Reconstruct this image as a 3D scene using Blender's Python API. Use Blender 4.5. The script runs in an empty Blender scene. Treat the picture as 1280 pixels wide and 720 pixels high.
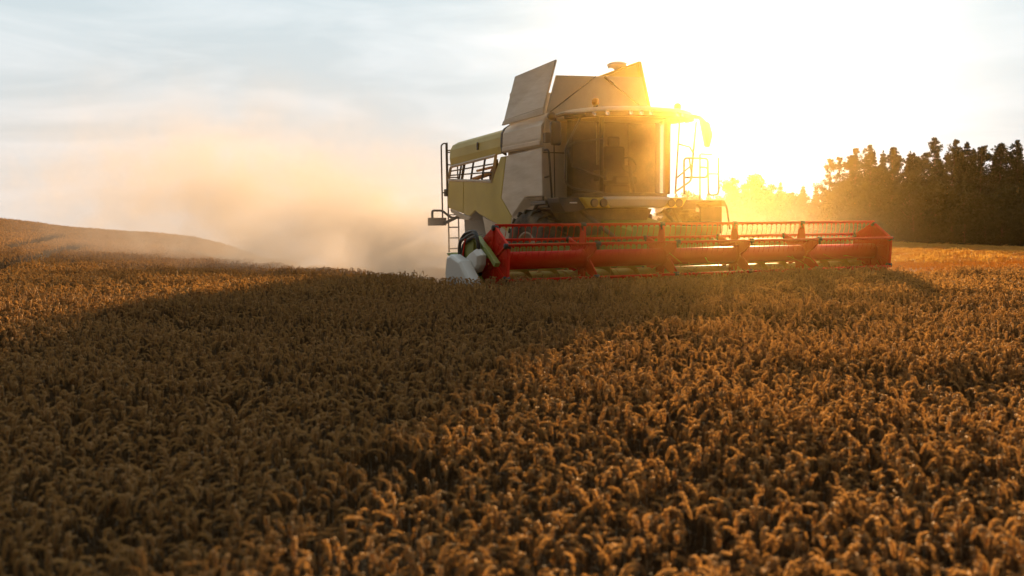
import bpy, math, random
import numpy as np
from mathutils import Vector, Matrix, Euler

R = math.radians
rng = np.random.default_rng(7)
random.seed(7)
SC = bpy.context.scene
COL = SC.collection

# ------------------------------------------------------------------ camera
cam_d = bpy.data.cameras.new('camera')
cam = bpy.data.objects.new('camera', cam_d)
COL.objects.link(cam)
cam_d.lens = 35.0
cam_d.sensor_width = 36.0
cam_d.clip_end = 6000
cam.location = (0, 0, 2.0)
PITCH = math.atan(102 / (1280 * 35 / 36))
cam.rotation_euler = (math.pi / 2 - PITCH, 0, 0)
cam_d.dof.use_dof = True
cam_d.dof.focus_distance = 19.5
cam_d.dof.aperture_fstop = 1.8
SC.camera = cam

# ------------------------------------------------------------------ light
SUN_AZ = R(13.2)          # clockwise from +Y
SUN_EL = R(7.0)
SUN_COL = (1.0, 0.61, 0.27)
world = bpy.data.worlds.new('World')
SC.world = world
world.use_nodes = True
wn, wl = world.node_tree.nodes, world.node_tree.links
wn.clear()


def build_world():
    out = wn.new('ShaderNodeOutputWorld')
    bg = wn.new('ShaderNodeBackground')
    bg.inputs['Strength'].default_value = 0.05
    sky = wn.new('ShaderNodeTexSky')
    sky.sky_type = 'NISHITA'
    sky.sun_disc = False
    sky.sun_elevation = SUN_EL
    sky.sun_rotation = SUN_AZ
    sky.air_density = 1.0
    sky.dust_density = 0.6
    sky.ozone_density = 1.0
    tc = wn.new('ShaderNodeTexCoord')
    # thin streaky cirrus
    mp = wn.new('ShaderNodeMapping')
    mp.inputs['Scale'].default_value = (3.0, 3.0, 17.0)
    mp.inputs['Rotation'].default_value = (R(6), R(-9), R(20))
    wl.new(tc.outputs['Generated'], mp.inputs['Vector'])
    nz = wn.new('ShaderNodeTexNoise')
    nz.inputs['Scale'].default_value = 1.3
    nz.inputs['Detail'].default_value = 7
    nz.inputs['Roughness'].default_value = 0.55
    nz.inputs['Distortion'].default_value = 0.6
    wl.new(mp.outputs[0], nz.inputs['Vector'])
    rp = wn.new('ShaderNodeValToRGB')
    rp.color_ramp.elements[0].position = 0.42
    rp.color_ramp.elements[0].color = (0, 0, 0, 1)
    rp.color_ramp.elements[1].position = 0.75
    rp.color_ramp.elements[1].color = (1, 1, 1, 1)
    wl.new(nz.outputs['Fac'], rp.inputs['Fac'])
    # high veil of thin cloud whitens the whole sky a little
    veil = wn.new('ShaderNodeMath'); veil.operation = 'MULTIPLY_ADD'
    veil.inputs[1].default_value = 0.02
    veil.inputs[2].default_value = 0.975
    wl.new(rp.outputs['Color'], veil.inputs[0])
    mix = wn.new('ShaderNodeMix'); mix.data_type = 'RGBA'
    sx = wn.new('ShaderNodeSeparateXYZ')
    wl.new(tc.outputs['Generated'], sx.inputs[0])
    hr = wn.new('ShaderNodeMapRange'); hr.interpolation_type = 'SMOOTHSTEP'
    hr.inputs['From Min'].default_value = 0.0; hr.inputs['From Max'].default_value = 0.24
    wl.new(sx.outputs['Z'], hr.inputs['Value'])
    vc = wn.new('ShaderNodeMix'); vc.data_type = 'RGBA'
    vc.inputs['A'].default_value = VEIL_LOW; vc.inputs['B'].default_value = VEIL_COL
    wl.new(hr.outputs[0], vc.inputs['Factor'])
    cl = wn.new('ShaderNodeVectorMath'); cl.operation = 'SCALE'          # sunlit cirrus streaks on the veil
    cl.inputs[0].default_value = (1.9, 1.55, 1.4)
    wl.new(rp.outputs['Color'], cl.inputs['Scale'])
    ca = wn.new('ShaderNodeVectorMath'); ca.operation = 'ADD'
    wl.new(vc.outputs['Result'], ca.inputs[0]); wl.new(cl.outputs[0], ca.inputs[1])
    wl.new(ca.outputs[0], mix.inputs['B'])
    wl.new(veil.outputs[0], mix.inputs['Factor'])
    wl.new(sky.outputs['Color'], mix.inputs['A'])
    # bright aureole of the sun in the thin cloud
    sd = (math.sin(SUN_AZ) * math.cos(SUN_EL), math.cos(SUN_AZ) * math.cos(SUN_EL), math.sin(SUN_EL))
    dt = wn.new('ShaderNodeVectorMath'); dt.operation = 'DOT_PRODUCT'
    nrm = wn.new('ShaderNodeVectorMath'); nrm.operation = 'NORMALIZE'
    wl.new(tc.outputs['Generated'], nrm.inputs[0])
    wl.new(nrm.outputs[0], dt.inputs[0])
    dt.inputs[1].default_value = sd
    ac = wn.new('ShaderNodeMath'); ac.operation = 'ARCCOSINE'
    wl.new(dt.outputs['Value'], ac.inputs[0])
    fall = wn.new('ShaderNodeMapRange'); fall.interpolation_type = 'SMOOTHSTEP'
    fall.inputs['From Min'].default_value = R(45); fall.inputs['From Max'].default_value = R(125)
    fall.inputs['To Min'].default_value = 1.0; fall.inputs['To Max'].default_value = 0.0
    wl.new(ac.outputs[0], fall.inputs['Value'])
    tint = wn.new('ShaderNodeMix'); tint.data_type = 'RGBA'               # dusky rose sky opposite the sun
    tint.inputs['A'].default_value = (.24, .195, .15, 1); tint.inputs['B'].default_value = (1, 1, 1, 1)
    wl.new(fall.outputs[0], tint.inputs['Factor'])
    dim = wn.new('ShaderNodeVectorMath'); dim.operation = 'MULTIPLY'
    wl.new(mix.outputs['Result'], dim.inputs[0]); wl.new(tint.outputs['Result'], dim.inputs[1])
    prev = dim.outputs[0]
    for width, gain, colr in AUREOLE:
        m = wn.new('ShaderNodeMath'); m.operation = 'MULTIPLY'
        m.inputs[1].default_value = -1 / R(width)
        wl.new(ac.outputs[0], m.inputs[0])
        e = wn.new('ShaderNodeMath'); e.operation = 'EXPONENT'
        wl.new(m.outputs[0], e.inputs[0])
        sc = wn.new('ShaderNodeVectorMath'); sc.operation = 'SCALE'
        sc.inputs[0].default_value = tuple(c * gain for c in colr)
        wl.new(e.outputs[0], sc.inputs['Scale'])
        ad = wn.new('ShaderNodeVectorMath'); ad.operation = 'ADD'
        wl.new(prev, ad.inputs[0]); wl.new(sc.outputs[0], ad.inputs[1])
        prev = ad.outputs[0]
    wl.new(prev, bg.inputs['Color'])
    wl.new(bg.outputs[0], out.inputs['Surface'])


VEIL_COL = (5.6, 6.45, 6.8, 1)
VEIL_LOW = (6.0, 6.1, 6.1, 1)
AUREOLE = [(2.5, 70.0, (1.0, 0.90, 0.72)), (5.6, 7.5, (1.0, 0.97, 0.92))]
build_world()

sun_d = bpy.data.lights.new('sun', 'SUN')
sun_d.energy = 5.0
sun_d.angle = R(0.9)
sun_d.color = SUN_COL
sun = bpy.data.objects.new('sun', sun_d)
COL.objects.link(sun)
sun.rotation_euler = Vector((math.sin(SUN_AZ) * math.cos(SUN_EL), math.cos(SUN_AZ) * math.cos(SUN_EL), math.sin(SUN_EL))).to_track_quat('Z', 'Y').to_euler()

SC.view_settings.view_transform = 'Standard'
SC.view_settings.look = 'None'
SC.view_settings.exposure = 1.26
SC.view_settings.gamma = 1.0
SC.view_settings.use_curve_mapping = False
SC.render.engine = 'CYCLES'
SC.cycles.use_denoising = True
SC.cycles.max_bounces = 6
SC.cycles.volume_bounces = 1
SC.cycles.transparent_max_bounces = 12
SC.cycles.volume_step_rate = 2.0
SC.cycles.volume_max_steps = 128
SC.cycles.sample_clamp_indirect = 6.0

# ------------------------------------------------------------------ helpers
O = Vector((4.012, 20.18, 0.0))               # machine origin: ground under the reel
YAW = R(27.35)
U = Vector((math.cos(YAW), math.sin(YAW), 0))
B0 = Vector((-math.sin(YAW), math.cos(YAW), 0))
TILT = R(2.0)
Bv = B0 * math.cos(TILT) - Vector((0, 0, math.sin(TILT)))
Wv = U.cross(Bv)
MROT = Matrix((U, Bv, Wv)).transposed()


def to_world(p):
    return O + MROT @ Vector(p)


class MB:
    """collects shapes for ONE mesh"""

    def __init__(self):
        self.v, self.f, self.m, self.s = [], [], [], []

    def add(self, vs, fs, mat=0, smooth=False):
        b = len(self.v)
        self.v += [tuple(p) for p in vs]
        for f in fs:
            self.f.append(tuple(b + i for i in f)); self.m.append(mat); self.s.append(smooth)
        return self

    def box(self, lo, hi, mat=0):
        (a, b, c), (d, e, f) = lo, hi
        vs = [(a, b, c), (d, b, c), (d, e, c), (a, e, c), (a, b, f), (d, b, f), (d, e, f), (a, e, f)]
        return self.add(vs, [(0, 3, 2, 1), (4, 5, 6, 7), (0, 1, 5, 4), (1, 2, 6, 5), (2, 3, 7, 6), (3, 0, 4, 7)], mat)

    def loft(self, rings, mat=0, smooth=False, cap=True, closed=True):
        n = len(rings[0]); vs = [p for r in rings for p in r]; fs = []
        for k in range(len(rings) - 1):
            for i in range(n if closed else n - 1):
                j = (i + 1) % n
                fs.append((k * n + i, k * n + j, (k + 1) * n + j, (k + 1) * n + i))
        if cap and closed:
            fs.append(tuple(range(n - 1, -1, -1)))
            fs.append(tuple((len(rings) - 1) * n + i for i in range(n)))
        return self.add(vs, fs, mat, smooth)

    def prism(self, poly_a, poly_b, mat=0):
        return self.loft([poly_a, poly_b], mat)

    def tube(self, pts, r, n=8, mat=0, smooth=True, cap=True):
        pts = [Vector(p) for p in pts]
        rad = r if isinstance(r, (list, tuple)) else [r] * len(pts)
        rings = []; prev = None
        for i, p in enumerate(pts):
            t = (pts[min(i + 1, len(pts) - 1)] - pts[max(i - 1, 0)])
            t = t.normalized() if t.length > 1e-9 else Vector((0, 0, 1))
            if prev is None:
                a = Vector((0, 0, 1)) if abs(t.z) < .9 else Vector((1, 0, 0))
                x = t.cross(a).normalized()
            else:
                x = (prev - t * prev.dot(t))
                x = x.normalized() if x.length > 1e-6 else t.orthogonal().normalized()
            prev = x
            y = t.cross(x)
            rings.append([tuple(p + x * (rad[i] * math.cos(2 * math.pi * k / n)) + y * (rad[i] * math.sin(2 * math.pi * k / n))) for k in range(n)])
        return self.loft(rings, mat, smooth, cap)

    def lathe(self, prof, centre, axis='x', n=32, mat=0, smooth=True, a0=0):
        """prof: list of (along, radius)"""
        rings = []
        for (h, r) in prof:
            ring = []
            for k in range(n):
                a = a0 + 2 * math.pi * k / n
                c, s = r * math.cos(a), r * math.sin(a)
                p = {'x': (h, c, s), 'y': (s, h, c), 'z': (c, s, h)}[axis]
                ring.append((centre[0] + p[0], centre[1] + p[1], centre[2] + p[2]))
            rings.append(ring)
        return self.loft(rings, mat, smooth)

    def build(self, name, mats, parent=None, bevel=0.0, seg=2, weld=False):
        me = bpy.data.meshes.new(name)
        me.from_pydata(self.v, [], self.f)
        if not isinstance(mats, (list, tuple)):
            mats = [mats]
        for m in mats:
            me.materials.append(m)
        me.polygons.foreach_set('material_index', self.m)
        me.polygons.foreach_set('use_smooth', self.s)
        me.update()
        o = bpy.data.objects.new(name, me)
        COL.objects.link(o)
        if parent is not None:
            o.parent = parent
        if bevel:
            md = o.modifiers.new('bevel', 'BEVEL')
            md.width = bevel; md.segments = seg; md.limit_method = 'ANGLE'; md.angle_limit = R(32)
            md.harden_normals = False
        return o


def smooth_path(pts, n=6, closed=False):
    """rounded polyline (Catmull-Rom)"""
    P = [Vector(p) for p in pts]
    out = []
    for i in range(len(P) - 1):
        p0, p1, p2, p3 = P[max(i - 1, 0)], P[i], P[i + 1], P[min(i + 2, len(P) - 1)]
        for k in range(n):
            t = k / n
            out.append(0.5 * ((2 * p1) + (p2 - p0) * t + (2 * p0 - 5 * p1 + 4 * p2 - p3) * t * t + (3 * p1 - p0 - 3 * p2 + p3) * t ** 3))
    out.append(P[-1])
    return out


def fillet(pts, r=0.08, n=4):
    """polyline with rounded corners"""
    P = [Vector(p) for p in pts]
    out = [P[0]]
    for i in range(1, len(P) - 1):
        a, b, c = P[i - 1], P[i], P[i + 1]
        d1 = (a - b); d2 = (c - b)
        q = min(r, d1.length * .45, d2.length * .45)
        s, e = b + d1.normalized() * q, b + d2.normalized() * q
        for k in range(n + 1):
            t = k / n
            out.append(s * (1 - t) ** 2 + b * 2 * t * (1 - t) + e * t * t)
    out.append(P[-1])
    return out


def tag(o, label=None, cat=None, group=None, kind=None):
    if label: o['label'] = label
    if cat: o['category'] = cat
    if group: o['group'] = group
    if kind: o['kind'] = kind
    return o


def empty(name, loc=(0, 0, 0), rot=None):
    o = bpy.data.objects.new(name, None)
    COL.objects.link(o)
    o.empty_display_size = 0.3
    o.location = loc
    if rot is not None:
        o.rotation_euler = rot
    return o


# ------------------------------------------------------------------ materials
def mat_new(name):
    m = bpy.data.materials.new(name)
    m.use_nodes = True
    nt = m.node_tree
    return m, nt, nt.nodes['Principled BSDF'], nt.nodes['Material Output']


def painted(name, col, rough=0.4, metal=0.0, dust=0.35, dust_col=(0.36, 0.27, 0.17), scale=2.2, streak=1.0, coat=0.0, bump=0.0):
    """paint under uneven chaff dust, a little scratched and stained"""
    m, nt, p, out = mat_new(name)
    N, L = nt.nodes, nt.links
    tc = N.new('ShaderNodeTexCoord')
    mp = N.new('ShaderNodeMapping'); mp.inputs['Scale'].default_value = (1, 1, streak)
    L.new(tc.outputs['Object'], mp.inputs['Vector'])
    n1 = N.new('ShaderNodeTexNoise'); n1.inputs['Scale'].default_value = scale; n1.inputs['Detail'].default_value = 8; n1.inputs['Roughness'].default_value = 0.62
    L.new(mp.outputs[0], n1.inputs['Vector'])
    n2 = N.new('ShaderNodeTexNoise'); n2.inputs['Scale'].default_value = scale * 14; n2.inputs['Detail'].default_value = 5
    L.new(mp.outputs[0], n2.inputs['Vector'])
    mu = N.new('ShaderNodeMath'); mu.operation = 'MULTIPLY_ADD'; mu.inputs[1].default_value = 0.35
    L.new(n2.outputs['Fac'], mu.inputs[0]); L.new(n1.outputs['Fac'], mu.inputs[2])
    mr = N.new('ShaderNodeMapRange')
    mr.inputs['From Min'].default_value = 0.5; mr.inputs['From Max'].default_value = 0.95
    mr.inputs['To Max'].default_value = dust
    L.new(mu.outputs[0], mr.inputs['Value'])
    mx = N.new('ShaderNodeMix'); mx.data_type = 'RGBA'
    mx.inputs['A'].default_value = (*col, 1); mx.inputs['B'].default_value = (*dust_col, 1)
    L.new(mr.outputs[0], mx.inputs['Factor'])
    L.new(mx.outputs['Result'], p.inputs['Base Color'])
    rr = N.new('ShaderNodeMath'); rr.operation = 'MULTIPLY_ADD'; rr.inputs[1].default_value = 0.6; rr.inputs[2].default_value = rough
    L.new(mr.outputs[0], rr.inputs[0]); L.new(rr.outputs[0], p.inputs['Roughness'])
    p.inputs['Metallic'].default_value = metal
    p.inputs['Coat Weight'].default_value = coat
    if name.startswith('red'): p.inputs['Specular IOR Level'].default_value = .16
    if bump:
        bp = N.new('ShaderNodeBump'); bp.inputs['Strength'].default_value = bump; bp.inputs['Distance'].default_value = 0.02
        L.new(n1.outputs['Fac'], bp.inputs['Height']); L.new(bp.outputs[0], p.inputs['Normal'])
    return m


M = {}
M['white'] = painted('cream_white_paint', (0.60, 0.52, 0.42), 0.45, dust=0.38, bump=0.08)
M['steel'] = painted('dusty_galvanised_sheet', (0.62, 0.55, 0.46), 0.42, metal=0.1, dust=0.40, scale=1.4, streak=5.0, bump=0.5)
M['yellow'] = painted('yellow_green_paint', (0.52, 0.40, 0.045), 0.42, dust=0.4)
M['green'] = painted('leaf_green_paint', (0.24, 0.31, 0.03), 0.4, dust=0.4)
M['red'] = painted('red_paint', (0.66, 0.020, 0.003), 0.55, dust=0.06, dust_col=(0.38, 0.22, 0.12), scale=3.5)
M['redtube'] = painted('red_tube_paint', (0.66, 0.018, 0.003), 0.5, dust=0.04, dust_col=(0.38, 0.22, 0.12), scale=3.5)
M['black'] = painted('black_plastic', (0.016, 0.015, 0.014), 0.5, dust=0.14)
M['dark'] = painted('dark_chassis_steel', (0.05, 0.042, 0.034), 0.6, dust=0.5)
M['rail'] = painted('dark_handrail_paint', (0.05, 0.045, 0.04), 0.4, metal=0.2, dust=0.35)
M['rubber'] = painted('tyre_rubber', (0.03, 0.028, 0.026), 0.85, dust=0.7, scale=3)
M['plastic'] = painted('white_plastic_cover', (0.72, 0.71, 0.68), 0.35, dust=0.12)
M['amber'] = painted('amber_lens', (0.85, 0.30, 0.02), 0.25, dust=0.1)
M['rust'] = painted('rusty_machinery', (0.16, 0.08, 0.03), 0.6, metal=0.3, dust=0.5)
M['cloth'] = painted('cab_seat_cloth', (0.05, 0.045, 0.04), 0.9, dust=0.1)


def simple(name, col, rough=0.5, metal=0.0):
    m, nt, p, out = mat_new(name)
    N, L = nt.nodes, nt.links
    tc = N.new('ShaderNodeTexCoord')
    n1 = N.new('ShaderNodeTexNoise'); n1.inputs['Scale'].default_value = 30
    L.new(tc.outputs['Object'], n1.inputs['Vector'])
    mr = N.new('ShaderNodeMapRange'); mr.inputs['To Min'].default_value = rough * .8; mr.inputs['To Max'].default_value = min(1, rough * 1.2)
    L.new(n1.outputs['Fac'], mr.inputs['Value']); L.new(mr.outputs[0], p.inputs['Roughness'])
    p.inputs['Base Color'].default_value = (*col, 1)
    p.inputs['Metallic'].default_value = metal
    return m


M['chrome'] = simple('lamp_reflector', (0.8, 0.78, 0.72), 0.15, 0.9)


def glass_mat():
    m, nt, p, out = mat_new('tinted_cab_glass')
    N, L = nt.nodes, nt.links
    N.remove(p)
    tr = N.new('ShaderNodeBsdfTransparent'); tr.inputs['Color'].default_value = (0.80, 0.77, 0.66, 1)
    gl = N.new('ShaderNodeBsdfGlossy'); gl.inputs['Roughness'].default_value = 0.03
    lw = N.new('ShaderNodeLayerWeight'); lw.inputs['Blend'].default_value = .5
    pw = N.new('ShaderNodeMath'); pw.operation = 'POWER'; pw.inputs[1].default_value = 4
    L.new(lw.outputs['Facing'], pw.inputs[0])
    fr = N.new('ShaderNodeMath'); fr.operation = 'MULTIPLY_ADD'; fr.inputs[1].default_value = .6; fr.inputs[2].default_value = .05
    L.new(pw.outputs[0], fr.inputs[0])
    dd = N.new('ShaderNodeBsdfDiffuse'); dd.inputs['Color'].default_value = (0.46, 0.32, 0.15, 1)   # film of dust, its amber strengthened to paint the glow on the glass
    tl = N.new('ShaderNodeBsdfTranslucent'); tl.inputs['Color'].default_value = (0.46, 0.32, 0.15, 1)
    dm = N.new('ShaderNodeMixShader'); dm.inputs[0].default_value = 0.6
    L.new(dd.outputs[0], dm.inputs[1]); L.new(tl.outputs[0], dm.inputs[2])
    tc = N.new('ShaderNodeTexCoord')
    n1 = N.new('ShaderNodeTexNoise'); n1.inputs['Scale'].default_value = 2.0; n1.inputs['Detail'].default_value = 6
    L.new(tc.outputs['Object'], n1.inputs['Vector'])
    mr = N.new('ShaderNodeMapRange'); mr.inputs['To Min'].default_value = 0.13; mr.inputs['To Max'].default_value = 0.25
    L.new(n1.outputs['Fac'], mr.inputs['Value'])
    m1 = N.new('ShaderNodeMixShader'); m2 = N.new('ShaderNodeMixShader')
    L.new(fr.outputs[0], m1.inputs[0]); L.new(tr.outputs[0], m1.inputs[1]); L.new(gl.outputs[0], m1.inputs[2])
    L.new(mr.outputs[0], m2.inputs[0]); L.new(m1.outputs[0], m2.inputs[1]); L.new(dm.outputs[0], m2.inputs[2])
    L.new(m2.outputs[0], out.inputs['Surface'])
    return m


M['glass'] = glass_mat()


def leafy(name, col_a, col_b, trans=0.4, rough=0.6, spec=0.3, obj_noise=None, through=None):
    """dry or green leaf matter: diffuse plus light through it"""
    m, nt, p, out = mat_new(name)
    N, L = nt.nodes, nt.links
    oi = N.new('ShaderNodeObjectInfo')
    mx = N.new('ShaderNodeMix'); mx.data_type = 'RGBA'
    mx.inputs['A'].default_value = (*col_a, 1); mx.inputs['B'].default_value = (*col_b, 1)
    if obj_noise:
        tc = N.new('ShaderNodeTexCoord')
        nz = N.new('ShaderNodeTexNoise'); nz.inputs['Scale'].default_value = obj_noise; nz.inputs['Detail'].default_value = 3
        L.new(tc.outputs['Object'], nz.inputs['Vector'])
        ad = N.new('ShaderNodeMath'); ad.operation = 'MULTIPLY_ADD'; ad.inputs[1].default_value = 0.5
        mr = N.new('ShaderNodeMapRange'); mr.inputs['From Min'].default_value = 0.35; mr.inputs['From Max'].default_value = 0.65; mr.inputs['To Max'].default_value = .7
        L.new(nz.outputs['Fac'], mr.inputs['Value'])
        L.new(oi.outputs['Random'], ad.inputs[0]); L.new(mr.outputs[0], ad.inputs[2])
        L.new(ad.outputs[0], mx.inputs['Factor'])
    else:
        L.new(oi.outputs['Random'], mx.inputs['Factor'])
    L.new(mx.outputs['Result'], p.inputs['Base Color'])
    p.inputs['Roughness'].default_value = rough
    p.inputs['Specular IOR Level'].default_value = spec
    tl = N.new('ShaderNodeBsdfTranslucent')
    if through:            # colour of the light that comes through the husk
        hm = N.new('ShaderNodeMix'); hm.data_type = 'RGBA'; hm.inputs['Factor'].default_value = .7
        L.new(mx.outputs['Result'], hm.inputs['A']); hm.inputs['B'].default_value = (*through, 1)
        L.new(hm.outputs['Result'], tl.inputs['Color'])
    else:
        L.new(mx.outputs['Result'], tl.inputs['Color'])
    ms = N.new('ShaderNodeMixShader'); ms.inputs[0].default_value = trans
    L.new(p.outputs[0], ms.inputs[1]); L.new(tl.outputs[0], ms.inputs[2])
    L.new(ms.outputs[0], out.inputs['Surface'])
    return m


M['ear'] = leafy('ripe_wheat_ear', (0.47, 0.285, 0.11), (0.28, 0.15, 0.05), 0.35, 0.65, .28, None, (.70, .37, .10))
M['straw'] = leafy('dry_wheat_straw', (0.24, 0.15, 0.06), (0.14, 0.085, 0.035), 0.28, 0.7, .3)
M['stub'] = leafy('cut_stubble_straw', (0.52, 0.32, 0.09), (0.40, 0.235, 0.06), 0.6, 0.6, .3, None, (.80, .44, .07))
M['needle'] = leafy('dark_pine_needles', (0.028, 0.034, 0.012), (0.048, 0.046, 0.016), 0.18, 0.7, 0.2, 0.35)
M['broadleaf'] = leafy('dark_broad_leaves', (0.034, 0.042, 0.013), (0.054, 0.052, 0.016), 0.25, 0.7, 0.2, 0.35)
M['bark'] = painted('pine_bark', (0.09, 0.055, 0.035), 0.9, dust=0.4, dust_col=(0.16, 0.08, 0.04), scale=4)


def soil_mat():
    m, nt, p, out = mat_new('field_soil')
    N, L = nt.nodes, nt.links
    tc = N.new('ShaderNodeTexCoord')
    n1 = N.new('ShaderNodeTexNoise'); n1.inputs['Scale'].default_value = 0.9; n1.inputs['Detail'].default_value = 9; n1.inputs['Roughness'].default_value = .65
    L.new(tc.outputs['Object'], n1.inputs['Vector'])
    n2 = N.new('ShaderNodeTexNoise'); n2.inputs['Scale'].default_value = 34; n2.inputs['Detail'].default_value = 5
    L.new(tc.outputs['Object'], n2.inputs['Vector'])
    rp = N.new('ShaderNodeValToRGB')
    rp.color_ramp.elements[0].position = .3; rp.color_ramp.elements[0].color = (0.085, 0.055, 0.03, 1)
    rp.color_ramp.elements[1].position = .7; rp.color_ramp.elements[1].color = (0.20, 0.135, 0.06, 1)
    ad = N.new('ShaderNodeMath'); ad.operation = 'MULTIPLY_ADD'; ad.inputs[1].default_value = .4
    L.new(n2.outputs['Fac'], ad.inputs[0])
    s2 = N.new('ShaderNodeMath'); s2.operation = 'MULTIPLY_ADD'; s2.inputs[1].default_value = .8; s2.inputs[2].default_value = -.1
    L.new(n1.outputs['Fac'], s2.inputs[0]); L.new(s2.outputs[0], ad.inputs[2])
    L.new(ad.outputs[0], rp.inputs['Fac']); L.new(rp.outputs[0], p.inputs['Base Color'])
    p.inputs['Roughness'].default_value = 0.95
    bp = N.new('ShaderNodeBump'); bp.inputs['Strength'].default_value = .6; bp.inputs['Distance'].default_value = .05
    L.new(n2.outputs['Fac'], bp.inputs['Height']); L.new(bp.outputs[0], p.inputs['Normal'])
    return m


M['soil'] = soil_mat()

# ------------------------------------------------------------------ terrain
CTRL = [  # x, y, ground height
    (0, 0, 0), (-4, 3, 0), (4, 3, 0), (-6, 10, .02), (0, 10, 0), (6, 10, 0), (-12, 18, .05), (0, 17, 0), (8, 18, 0), (15, 18, 0),
    (4, 21, 0), (9, 23, -.02), (2, 27, -.22), (-2.65, 22.4, -.17), (-4.9, 27, -.36), (-9.5, 36, -.60), (-16, 48, -.75), 
    (-17, 30, .0), (-24, 40, .18), (-36, 70, .55), (-32.4, 70, .13), (-28, 70, -.43), (-21.5, 70, -.92), (-30, 50, .45), (-45, 60, .9), (-50, 80, .7), (-22, 22, .1), (-40, 30, .4),
    (20, 22, -.02), (14, 30, -.1), (20, 40, -.32), (34, 60, -1.05), (20, 60, -.8), (52, 100, -2.75), (40, 100, -2.0), (25, 100, -1.9), (60, 130, -4.6),
    (40, 135, -3.9), (20, 150, -4.2), (35, 190, -5.5), (60, 190, -7), (30, 30, -.2), (40, 40, -.6), (8, 50, -1.0), (0, 80, -4.2), (-10, 60, -2.5), (-15, 70, -3.3), (-20, 90, -4.8), (90, 130, -6), (80, 80, -2.6),
    (-30, 100, -5.0), (-60, 110, -3.0), (0, 130, -9.0), (-60, 160, -12), (-90, 60, 1.0), (-90, 100, 0), (0, -20, 0), (30, -20, 0), (-30, -20, .1), (60, 0, 0), (-70, 0, .5), (0, 240, -20), (90, 240, -10), (-90, 240, -24),
]
_c = np.array(CTRL, float)


def _k(d):
    return np.sqrt(d * d + 49.0)


_D = np.hypot(_c[:, None, 0] - _c[None, :, 0], _c[:, None, 1] - _c[None, :, 1])
_w = np.linalg.solve(_k(_D) + -2e-2 * np.eye(len(_c)), _c[:, 2])


def ground(x, y):
    x = np.atleast_1d(np.asarray(x, float)); y = np.atleast_1d(np.asarray(y, float))
    z = np.zeros(len(x))
    for i in range(0, len(x), 20000):
        s = slice(i, i + 20000)
        d = np.hypot(x[s, None] - _c[None, :, 0], y[s, None] - _c[None, :, 1])
        z[s] = _k(d) @ _w
    r = np.hypot(x, y)
    far = np.clip((r - 200) / 100, 0, 1); far = far * far * (3 - 2 * far)
    zf = -8 - .09 * np.clip(r - 200, 0, 5000) - 12 * np.clip((.15 * y - x) / 50, 0, 1)
    return z * (1 - far) + zf * far


def build_ground():
    rings = [0.0]
    r = 0.6
    while r < 3500:
        rings.append(r); r *= 1.075 if r < 160 else 1.18
    n = 192
    xs, ys = [0.0], [0.0]
    for q in rings[1:]:
        for k in range(n):
            a = 2 * math.pi * k / n
            xs.append(q * math.cos(a)); ys.append(q * math.sin(a))
    zs = ground(np.array(xs), np.array(ys))
    vs = list(zip(xs, ys, zs.tolist()))
    fs = [(0, 1 + k, 1 + (k + 1) % n) for k in range(n)]
    for i in range(len(rings) - 2):
        a, b = 1 + i * n, 1 + (i + 1) * n
        for k in range(n):
            j = (k + 1) % n
            fs.append((a + k, b + k, b + j, a + j))
    mb = MB(); mb.add(vs, fs, 0, True)
    o = mb.build('ground', M['soil'])
    tag(o, kind='structure')


build_ground()

# ------------------------------------------------------------------ combine harvester
def yz(poly, x0, x1, mb, mat=0):
    mb.prism([(x0, y, z) for y, z in poly], [(x1, y, z) for y, z in poly], mat)


def xz(poly, y0, y1, mb, mat=0):
    mb.prism([(x, y0, z) for x, z in poly], [(x, y1, z) for x, z in poly], mat)


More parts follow.
